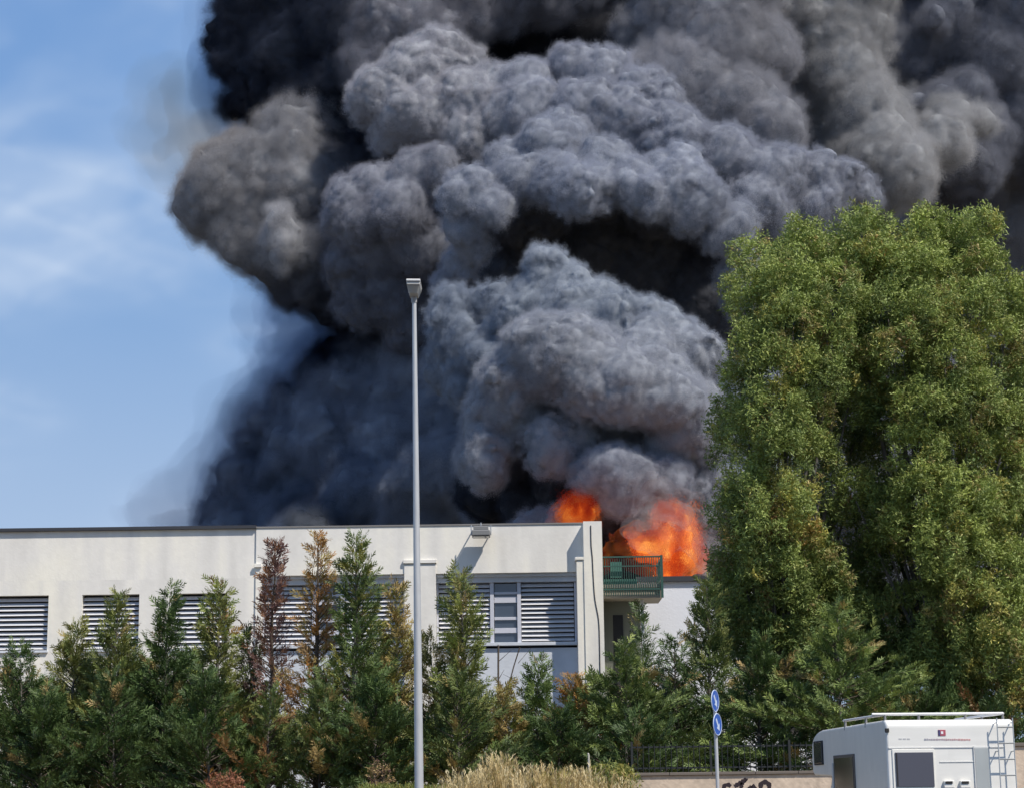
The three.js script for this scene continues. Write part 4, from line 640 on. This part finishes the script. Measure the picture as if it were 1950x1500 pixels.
const hedge = [
  ['dark green conifer at the left edge of the photo, below the first louvred window', [32, 1212, 190, 50], { a: G.deep, b: G.dark, seed: 1, spire: 0.08, up: 0.3 }],
  ['olive-topped conifer between the first and second louvred windows', [128, 1168, 170, 52], { a: G.dark, b: G.olive, tip: G.yellow, lean: 0.03, seed: 2, brown: 0.08, spire: 0.12, up: 0.3 }],
  ['yellowish green conifer whose thin top crosses the second louvred window', [214, 1110, 165, 51.5], { b: G.olive, spire: 0.4, seed: 3 }],
  ['dark narrow-topped conifer just right of the second louvred window', [309, 1100, 165, 51], { a: G.deep, b: G.dark, spire: 0.42, seed: 4, tip: G.mid }],
  ['conifer with a knobbly olive top in front of the third louvred window', [414, 1087, 150, 52], { b: G.olive, tip: G.fresh, spire: 0.5, seed: 5, brown: 0.12, brownC: G.orange }],
  ['thin blackish conifer leaning beside the step in the factory wall', [476, 1178, 110, 52.5], { a: G.deep, b: G.dark, tip: G.mid, bare: 0.45, spire: 0.3, lean: -0.02, seed: 6, brown: 0.3, brownC: G.wine }],
  ['bare wine-red dying conifer, leftmost of the three tallest spires', [527, 1016, 105, 52], { a: G.wine, b: G.wine, tip: [0.20, 0.12, 0.10], bare: 0.9, spire: 0.5, seed: 7, dens: 1.0, brown: 0.2, brownC: G.rust, name: 'dying_conifer', thin: 0.8, low: 0.3 }],
  ['orange-brown withered conifer, middle one of the three tallest spires', [597, 1001, 150, 51.6], { a: G.rust, b: G.olive, tip: G.tan, bare: 0.62, spire: 0.48, seed: 8, dens: 1.1, brown: 0.5, brownC: G.orange, name: 'dying_conifer' }],
  ['green-topped conifer, rightmost of the three tallest spires', [666, 1004, 170, 51], { a: G.dark, b: G.mid, tip: [0.2, 0.22, 0.08], spire: 0.46, bare: 0.3, seed: 9, dens: 1.2, brown: 0.16, brownC: G.yellow }],
  ['yellow-brown conifer leaning right towards the lamp post', [748, 1095, 135, 52], { a: G.olive, b: G.olive, tip: G.yellow, lean: 0.012, bare: 0.35, spire: 0.35, seed: 10, brown: 0.45, brownC: G.tan }],
  ['dark full conifer immediately left of the lamp post', [715, 1275, 210, 49.4], { a: G.deep, b: G.dark, seed: 11, tip: G.mid, dens: 1.2 }],
  ['slim olive conifer standing against the right-hand louvred bay', [889, 1066, 170, 51.5], { a: G.dark, b: G.olive, tip: G.fresh, spire: 0.5, seed: 12, brown: 0.1 }],
  ['sparse grey-green conifer just right of the lamp post', [826, 1190, 120, 52], { a: G.dark, b: G.olive, tip: [0.22, 0.22, 0.13], bare: 0.45, spire: 0.35, seed: 13, brown: 0.3 }],
  ['small pointed green conifer below the white bay wall', [1024, 1236, 110, 51], { a: G.dark, b: G.mid, spire: 0.4, seed: 14 }],
  ['small conifer with an orange-brown side, below the end pier', [1092, 1268, 135, 51.4], { a: G.dark, b: G.olive, tip: G.orange, spire: 0.2, bare: 0.2, seed: 15, brown: 0.45, brownC: G.orange }],
  ['broad dark green conifer below the railed terrace', [1196, 1205, 215, 50.4], { a: G.deep, b: G.mid, tip: G.fresh, spire: 0.22, seed: 16, dens: 0.95, up: 0.2 }],
  ['thin spindly conifer in front of the white annex wall', [1242, 1140, 80, 52.4], { a: G.dark, b: G.mid, tip: [0.2, 0.22, 0.14], bare: 0.5, spire: 0.5, seed: 17 }],
  ['nearly leafless dark conifer left of the blue signs', [1296, 1190, 160, 51.4], { a: G.deep, b: G.dark, tip: G.mid, bare: 0.62, seed: 18, up: 0.1, thin: 0.9 }],
  ['dark green conifer directly behind the blue signs', [1352, 1085, 190, 52.5], { a: G.deep, b: G.mid, tip: G.olive, bare: 0.15, spire: 0.3, seed: 19 }],
  ['dark conifer between the blue signs and the motorhome', [1450, 1190, 230, 50.6], { a: G.deep, b: G.dark, tip: G.mid, seed: 20 }],
  ['green conifer with sweeping boughs above the motorhome cab', [1610, 1128, 290, 49.6], { a: G.dark, b: G.mid, tip: G.fresh, seed: 21, up: 0.15, dens: 1.1, spire: 0.15 }],
  ['dark conifer directly behind the motorhome roof', [1745, 1300, 280, 52.6], { a: G.deep, b: G.dark, tip: G.mid, seed: 51, spire: 0.1 }],
  ['dark conifer behind the motorhome ladder, at the right edge', [1905, 1320, 280, 52.8], { a: G.deep, b: G.dark, tip: G.mid, seed: 52, spire: 0.1, brown: 0.2, brownC: G.rust }],
  ['low dark conifer at the foot of the left hedge, below the third window', [395, 1262, 190, 49], { a: G.deep, b: G.dark, tip: G.mid, seed: 22, dens: 1.1, brown: 0.06, brownC: G.rust }],
  ['low dark green conifer below the second louvred window', [215, 1268, 190, 49.2], { a: G.deep, b: G.dark, tip: G.mid, seed: 23, dens: 1.1 }],
  ['low bluish green conifer nearest the bottom left corner', [78, 1300, 190, 49], { a: G.deep, b: G.dark, tip: G.mid, seed: 24, dens: 1.1 }],
  ['low mixed green and rusty conifer below the wine-red spire', [508, 1300, 150, 49.6], { a: G.deep, b: G.mid, tip: G.olive, seed: 25, brown: 0.12, brownC: G.rust, bare: 0.1 }],
  ['low green conifer below the orange-brown spire', [610, 1285, 165, 49.8], { a: G.deep, b: G.mid, tip: G.olive, seed: 26, brown: 0.07, brownC: G.tan }],
  ['low dark conifer right of the lamp post foot', [872, 1265, 180, 49.4], { a: G.deep, b: G.mid, tip: G.olive, seed: 27, brown: 0.08 }],
  ['low dark conifer behind the dry grass', [1068, 1330, 190, 49.4], { a: G.deep, b: G.dark, tip: G.mid, seed: 28, dens: 1.1 }],
  ['low dark conifer behind the left end of the railing fence', [1215, 1345, 170, 48.6], { a: G.deep, b: G.dark, tip: G.mid, seed: 29, bare: 0.25 }],
  ['bushy dark conifer filling the hedge below the first louvred window', [60, 1280, 250, 53.4], { a: G.deep, b: G.mid, seed: 41, dens: 1.1, spire: 0.1 }],
  ['bushy conifer filling the hedge between the two leftmost windows', [165, 1240, 240, 53.6], { a: G.deep, b: G.mid, tip: G.olive, seed: 42, dens: 1.1, spire: 0.12 }],
  ['bushy mid-green conifer filling the hedge between the second and third windows', [262, 1226, 240, 53.2], { a: G.dark, b: G.mid, seed: 43, dens: 1.1, spire: 0.12 }],
  ['bushy dark conifer filling the hedge below the third window', [362, 1222, 230, 53.4], { a: G.deep, b: G.mid, seed: 44, dens: 1.1, spire: 0.12 }],
  ['bushy conifer filling the hedge below the step in the wall', [452, 1285, 220, 53.6], { a: G.deep, b: G.mid, tip: G.olive, seed: 45, spire: 0.1, brown: 0.1 }],
  ['bushy olive conifer filling the hedge between the green-topped spire and the lamp post', [712, 1200, 230, 53.2], { a: G.dark, b: G.olive, seed: 46, spire: 0.12, brown: 0.15, brownC: G.yellow }],
  ['bushy conifer filling the hedge right of the slim olive one', [930, 1300, 200, 53.2], { a: G.deep, b: G.mid, tip: G.olive, seed: 47, spire: 0.1, bare: 0.2 }],
  ['bushy dark conifer filling the hedge left of the railed terrace', [1130, 1290, 220, 53], { a: G.deep, b: G.mid, seed: 48, spire: 0.1 }],
  ['bushy dark conifer in front of the white annex, left of the blue signs', [1270, 1280, 200, 53.2], { a: G.deep, b: G.dark, tip: G.mid, seed: 49, spire: 0.1, bare: 0.3 }],
  ['sparse brownish conifer behind the dry grass, beside a bare stem', [958, 1285, 110, 50.4], { a: G.olive, b: G.olive, tip: G.tan, bare: 0.5, seed: 30, brown: 0.5, brownC: G.tan }],
];
for (const [label, where, o] of hedge) conifer(label, where, o, HG);
{ // bare stems sticking out of the hedge
  const st = (label, pts, D, r0) => { const q = pts.map(([x, y]) => P(x, y, D)), o = q[0], t = thing('bare_stem', label, 'stem', [o.x, o.y, o.z]); mesh('stem', new THREE.TubeGeometry(new THREE.CatmullRomCurve3(q.map((p) => p.clone().sub(o))), 14, r0, 6), barkMat, t);
    const r = rng(pts[0][0]); mesh('twigs', merge([0.35, 0.5, 0.62, 0.75, 0.88].map((k) => { const p = q[0].clone().lerp(q[q.length - 1], k).sub(o); return bar(p, p.clone().add(V((r() - 0.5) * 0.7, 0.15 + 0.3 * r(), (r() - 0.5) * 0.4)), r0 * 0.4, 0.003, 4); })), barkMat, t, { kind: 'stuff' }); };
  st('straight dark bare stem rising in front of the right bay sill', [[952, 1490], [951, 1400], [949, 1300], [949, 1228]], 50.6, 0.028);
  st('bare stem slanting right in front of the bluish bay wall', [[960, 1490], [965, 1330], [978, 1270], [990, 1232]], 50.8, 0.018);
}
// broad-leaved trees: a trunk with limbs, and a crown of drooping leaf clumps set where the photograph shows them
function broadTree(label, trunkPx, D, clumps, seed, opts = {}) {
  const r = rng(seed), foot = P(trunkPx, 1500, D), t = thing('broadleaf_tree', label, 'tree', [foot.x, BANK - 0.05, -D]), O = V(foot.x, BANK - 0.05, -D), spots = [], limbs = [];
  const { size = 0.26, dens = 1 } = opts, fork = V(0, 3.2, 0);
  limbs.push(bar(V(0, 0, 0), V(0.1, 1.8, 0), 0.34, 0.27, 10), bar(V(0.1, 1.8, 0), fork, 0.27, 0.22, 10));
  const gz = () => Math.sqrt(-2 * Math.log(1 - r() * 0.9999)) * Math.cos(6.2832 * r());
  for (const [px, py, rx, ry, dz = 0, dry = 0.1, fresh = 0.5] of clumps) {
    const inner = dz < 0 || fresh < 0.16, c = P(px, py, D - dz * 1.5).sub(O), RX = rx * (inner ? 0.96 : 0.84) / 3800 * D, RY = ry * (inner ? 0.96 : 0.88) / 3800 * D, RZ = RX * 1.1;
    const m = fork.clone().lerp(c, 0.55).add(V(0, -0.4 * RY, -0.2 * 0)), k = V(c.x, c.y - RY * 0.2, c.z); limbs.push(bar(fork, m, 0.085, 0.05, 6), bar(m, k, 0.05, 0.02, 5));
    // the clump is a gathering of drooping tufts over its upper and outer side
    const tufts = Math.round((inner ? 24 : 36) * dens * (RX * RX + RX * RY) / 1.5);
    for (let k2 = 0; k2 < tufts; k2++) {
      const u = V(gz(), gz() + 0.42, gz()).normalize(), s0 = 0.74 + 0.36 * r(), tc = V(c.x + u.x * RX * s0, c.y + u.y * RY * s0, c.z + u.z * RZ * s0), tr = 0.12 + 0.11 * r(), tl = 0.30 + 0.28 * r();
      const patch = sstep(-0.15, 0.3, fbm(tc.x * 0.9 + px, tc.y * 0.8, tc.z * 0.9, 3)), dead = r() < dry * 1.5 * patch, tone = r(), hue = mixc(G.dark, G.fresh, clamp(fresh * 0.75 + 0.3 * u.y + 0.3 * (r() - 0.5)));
      for (let i = 0; i < 22; i++) {
        const a = r() * 6.283, q = r(), w = tr * (0.35 + 0.75 * q) * Math.sqrt(r()), p = V(tc.x + Math.cos(a) * w + u.x * 0.1 * (1 - q), tc.y + tl * (0.45 - q), tc.z + Math.sin(a) * w + u.z * 0.1 * (1 - q));
        const d = V(Math.cos(a) * 0.5 + u.x * 0.4 + 0.3 * gz(), 0.55 - 1.3 * q + 0.3 * gz(), Math.sin(a) * 0.5 + u.z * 0.4 + 0.3 * gz()).normalize();
        let col = mixc(hue, mixc(G.mid, G.fresh, r()), 0.45 * r());
        if (dead && r() < 0.75) col = mixc(col, tone < 0.08 ? G.rust : tone < 0.4 ? G.tan : tone < 0.48 ? G.orange : [0.52, 0.44, 0.10], 0.35 + 0.5 * r()); else if (r() < 0.12) col = mixc(col, r() < 0.25 ? G.tan : G.olive, r());
        const g = 0.7 + 0.6 * r(); spots.push([p, d, size * (0.7 + 0.6 * r()), [col[0] * g, col[1] * g, col[2] * g]]);
      }
    }
  }
  mesh('trunk', merge(limbs.slice(0, 2)), greyBark, t); mesh('limbs', merge(limbs.slice(2)), greyBark, t, { kind: 'stuff' });
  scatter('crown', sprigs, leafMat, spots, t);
  return spots.length;
}
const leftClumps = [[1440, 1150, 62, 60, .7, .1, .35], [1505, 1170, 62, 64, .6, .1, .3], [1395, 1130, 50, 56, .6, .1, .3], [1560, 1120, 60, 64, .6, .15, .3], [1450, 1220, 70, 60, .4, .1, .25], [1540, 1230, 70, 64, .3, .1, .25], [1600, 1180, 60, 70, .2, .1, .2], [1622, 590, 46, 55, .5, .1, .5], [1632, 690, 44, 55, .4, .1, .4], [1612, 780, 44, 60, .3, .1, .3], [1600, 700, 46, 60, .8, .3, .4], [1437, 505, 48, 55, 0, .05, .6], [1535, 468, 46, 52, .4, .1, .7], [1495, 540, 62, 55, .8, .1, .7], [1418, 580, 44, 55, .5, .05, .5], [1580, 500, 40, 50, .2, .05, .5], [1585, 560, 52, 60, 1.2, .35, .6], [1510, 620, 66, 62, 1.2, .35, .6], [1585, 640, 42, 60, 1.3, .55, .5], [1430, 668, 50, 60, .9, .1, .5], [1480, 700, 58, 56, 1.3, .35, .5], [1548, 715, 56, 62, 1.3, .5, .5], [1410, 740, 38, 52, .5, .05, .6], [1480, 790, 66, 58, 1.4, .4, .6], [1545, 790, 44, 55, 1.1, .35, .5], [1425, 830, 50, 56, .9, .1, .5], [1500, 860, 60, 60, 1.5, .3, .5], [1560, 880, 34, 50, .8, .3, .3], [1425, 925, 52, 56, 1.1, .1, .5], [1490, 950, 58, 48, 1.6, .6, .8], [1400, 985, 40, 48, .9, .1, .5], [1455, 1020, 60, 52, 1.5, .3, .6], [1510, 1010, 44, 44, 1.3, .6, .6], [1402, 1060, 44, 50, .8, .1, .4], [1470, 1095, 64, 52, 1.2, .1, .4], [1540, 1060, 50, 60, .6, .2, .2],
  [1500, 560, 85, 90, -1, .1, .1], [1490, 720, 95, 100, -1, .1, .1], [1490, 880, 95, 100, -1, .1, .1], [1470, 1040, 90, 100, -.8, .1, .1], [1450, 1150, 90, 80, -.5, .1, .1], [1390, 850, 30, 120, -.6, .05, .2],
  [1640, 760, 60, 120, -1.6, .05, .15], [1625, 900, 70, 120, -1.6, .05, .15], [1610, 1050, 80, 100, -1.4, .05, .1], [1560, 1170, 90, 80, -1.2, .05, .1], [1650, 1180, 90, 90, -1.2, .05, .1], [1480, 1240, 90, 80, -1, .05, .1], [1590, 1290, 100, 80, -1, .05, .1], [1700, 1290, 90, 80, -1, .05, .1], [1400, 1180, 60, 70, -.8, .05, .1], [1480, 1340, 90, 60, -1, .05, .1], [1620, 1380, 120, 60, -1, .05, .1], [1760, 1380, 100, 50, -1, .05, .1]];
const rightClumps = [[1642, 448, 56, 55, .3, .05, .6], [1612, 520, 44, 55, .6, .1, .5], [1668, 500, 52, 55, .8, .3, .6], [1752, 445, 52, 52, .4, .25, .8], [1850, 452, 56, 56, .4, .1, .6], [1805, 490, 44, 50, .2, .05, .4], [1712, 515, 60, 56, 1, .1, .7], [1770, 530, 56, 56, 1, .1, .7], [1872, 520, 48, 52, .8, .5, .6], [1690, 590, 62, 60, 1.2, .1, .4], [1765, 605, 66, 60, 1.3, .25, .6], [1850, 590, 62, 60, 1, .2, .5], [1925, 575, 46, 50, .5, .1, .6], [1960, 620, 46, 60, .4, .2, .5], [1640, 660, 34, 60, .4, .2, .3], [1720, 680, 66, 62, 1.4, .25, .4], [1800, 690, 66, 64, 1.4, .3, .6], [1890, 670, 62, 62, 1, .45, .5], [1950, 720, 50, 60, .6, .3, .5], [1700, 770, 50, 56, .9, .1, .3], [1770, 780, 62, 60, 1.5, .35, .5], [1850, 770, 62, 60, 1.3, .25, .5], [1920, 800, 56, 60, .9, .4, .5], [1745, 850, 50, 50, 1.4, .25, .7], [1820, 860, 60, 56, 1.1, .5, .4], [1900, 890, 60, 60, 1, .4, .5], [1960, 870, 44, 60, .5, .3, .5], [1630, 945, 42, 46, .9, .15, .6], [1690, 935, 44, 50, .5, .1, .4], [1760, 930, 62, 50, 1.4, .1, .7], [1830, 955, 66, 56, 1.5, .1, .8], [1905, 980, 50, 56, 1.1, .5, .5], [1960, 980, 44, 60, .7, .3, .5], [1740, 1010, 56, 50, 1.3, .15, .6], [1815, 1040, 66, 56, 1.7, .15, .8], [1890, 1070, 56, 56, 1.4, .2, .7], [1950, 1090, 50, 60, 1, .2, .6], [1690, 1030, 44, 50, .6, .1, .3], [1800, 1120, 60, 50, 1.4, .35, .6], [1870, 1160, 62, 56, 1.6, .3, .6], [1945, 1180, 52, 60, 1.2, .4, .6], [1810, 1200, 56, 50, 1.2, .2, .5], [1900, 1240, 60, 56, 1.5, .6, .5], [1955, 1280, 50, 60, 1.2, .6, .5], [1850, 1280, 60, 50, 1.2, .5, .4], [1770, 1270, 60, 56, .8, .3, .3], [1930, 1345, 60, 40, 1.2, .8, .3], [1860, 1340, 60, 40, .9, .3, .3], [1700, 1180, 60, 60, .3, .1, .2],
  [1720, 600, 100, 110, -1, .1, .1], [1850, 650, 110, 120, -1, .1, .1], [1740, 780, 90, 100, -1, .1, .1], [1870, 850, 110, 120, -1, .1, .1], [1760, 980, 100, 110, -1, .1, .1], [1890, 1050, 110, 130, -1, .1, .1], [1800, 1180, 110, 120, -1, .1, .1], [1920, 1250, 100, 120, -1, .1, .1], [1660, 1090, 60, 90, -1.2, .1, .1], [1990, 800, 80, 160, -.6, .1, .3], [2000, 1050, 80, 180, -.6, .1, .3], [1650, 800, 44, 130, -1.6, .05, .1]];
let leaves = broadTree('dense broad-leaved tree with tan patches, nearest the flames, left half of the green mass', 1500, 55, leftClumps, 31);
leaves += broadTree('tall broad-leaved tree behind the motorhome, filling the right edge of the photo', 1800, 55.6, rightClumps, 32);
console.log('leaf sprigs', leaves);

// ---------------------------------------------------------------- dry grass and small plants at the foot of the hedge
{
  const r = rng(900), D = 41.5, tuft = [0, 1, 2].map(() => {
    const t = [], g = () => (r() + r() + r() - 1.5);
    for (let i = 0; i < 16; i++) {
      let p = V(g() * 0.1, 0, g() * 0.1), d = V(g() * 0.3, 1, g() * 0.3).normalize(); const side = V(1, 0, g()).normalize(), h = 0.5 + 0.5 * r();
      for (let k = 0; k < 3; k++) { const n = p.clone().addScaledVector(d, h / 3), w0 = 0.0075 * (1 - k / 3.4), w1 = 0.0075 * (1 - (k + 1) / 3.4); for (const q of [p.clone().addScaledVector(side, w0), p.clone().addScaledVector(side, -w0), n.clone().addScaledVector(side, w1), n.clone().addScaledVector(side, w1), p.clone().addScaledVector(side, -w0), n.clone().addScaledVector(side, -w1)]) t.push(q.x, q.y, q.z); p = n; d.add(V(g() * 0.25, -0.06 * k, g() * 0.25)).normalize(); }
      for (let k = 0; k < 4; k++) blade(t, p.clone().addScaledVector(d, -0.04 * k), V(d.x + g() * 0.7, d.y, d.z + g() * 0.7).normalize(), side, 0.09, 0.022);   // the seed head
    }
    return flatGeo(t);
  });
  const grass = thing('dry_grass', 'tall dry golden grass with seed heads in front of the hedge, right of the lamp post', 'grass'); grass.userData.kind = 'stuff';
  const spots = [];
  const edge = (x) => 1452 + 14 * Math.sin(x * 0.031) + 10 * Math.sin(x * 0.083 + 1) + (x < 870 ? (870 - x) * 0.3 : 0) - 22 * Math.exp(-(((x - 1065) / 36) ** 2)) - 12 * Math.exp(-(((x - 965) / 40) ** 2)) + (x > 1110 ? (x - 1110) * 0.45 : 0);
  for (let i = 0; i < 190; i++) {
    const px = 838 + 372 * r(), dd = D + 1.6 * (r() - 0.5), tip = P(px, edge(px) + 54 * r() * r() + 12, dd), h = 0.75 + 0.35 * r();
    const c = mixc(G.straw, r() < 0.16 ? G.yellow : r() < 0.4 ? G.tan : [0.74, 0.64, 0.40], r()); spots.push([V(tip.x, tip.y - h * 0.92, tip.z), V(0.12 * (r() - 0.5), 1, 0.12 * (r() - 0.5)).normalize(), h, c]);
  }
  scatter('grass_tuft', tuft, leafMat, spots, grass);
  const low = thing('low_grass', 'short greenish grass at the foot of the lamp post', 'grass'); low.userData.kind = 'stuff'; const s2 = [];
  for (let i = 0; i < 160; i++) { const px = 690 + 170 * r(), tip = P(px, 1488 + 12 * r(), 41.5 + r()), h = 0.5 + 0.2 * r(); s2.push([V(tip.x, tip.y - h, tip.z), V(0.2 * (r() - 0.5), 1, 0.1).normalize(), h, mixc(G.yellow, G.mid, r())]); }
  scatter('grass_tuft', tuft, leafMat, s2, low);
  const shrub = (label, name, cat, px, py, rx, ry, D, cols, n, sz = 0.2) => { const c = P(px, py, D), t = thing(name, label, cat, [c.x, BANK, -D]), s = []; mesh('stem', merge([0, 1, 2, 3, 4].map((k) => bar(V(0, -0.05, 0), V((r() - 0.5) * rx / 3800 * D * 1.4, c.y - BANK + (r() - 0.3) * 0.2, (r() - 0.5) * 0.4), 0.015, 0.006, 5))), barkMat, t, { kind: 'stuff' });
    for (let i = 0; i < n; i++) { const u = V(r() - 0.5, r() - 0.5, r() - 0.5).normalize(), k = Math.cbrt(r()); const p = V(u.x * k * rx / 3800 * D, c.y - BANK + u.y * k * ry / 3800 * D, u.z * k * rx / 3800 * D * 0.8); s.push([p, V(u.x, u.y + 0.5, u.z).normalize(), sz * (0.7 + 0.6 * r()), mixc(cols[0], cols[1], r())]); }
    scatter('leaves', sprigs, leafMat, s, t); };
  shrub('yellow-green bush at the right end of the dry grass', 'small_bush', 'bush', 1165, 1492, 44, 26, 42.4, [G.yellow, G.mid], 260);
  shrub('reddish-brown withered bush at the foot of the left hedge', 'withered_bush', 'bush', 430, 1502, 26, 17, 42, [G.rust, [0.32, 0.12, 0.07]], 90);
  shrub('thin pinkish withered plant left of the lamp post foot', 'withered_bush', 'bush', 724, 1478, 16, 26, 43, [G.wine, G.tan], 50, 0.16);
  const k = P(1122, 1500, 42.6), kt = P(1121, 1436, 42.6); const stake = thing('wooden_stake', 'short pale wooden stake among the dry grass', 'stake', [k.x, BANK - 0.1, k.z]); mesh('stake', merge([bar(V(0, 0, 0), V(kt.x - k.x, kt.y - BANK + 0.1, 0), 0.026, 0.022, 6), bar(V(kt.x - k.x, kt.y - BANK + 0.1, 0), V(kt.x - k.x - 0.02, kt.y - BANK + 0.13, 0), 0.022, 0.006, 6)]), std(rgb(0.5, 0.47, 0.42), 0.9), stake);
}
renderer.render(scene, camera);
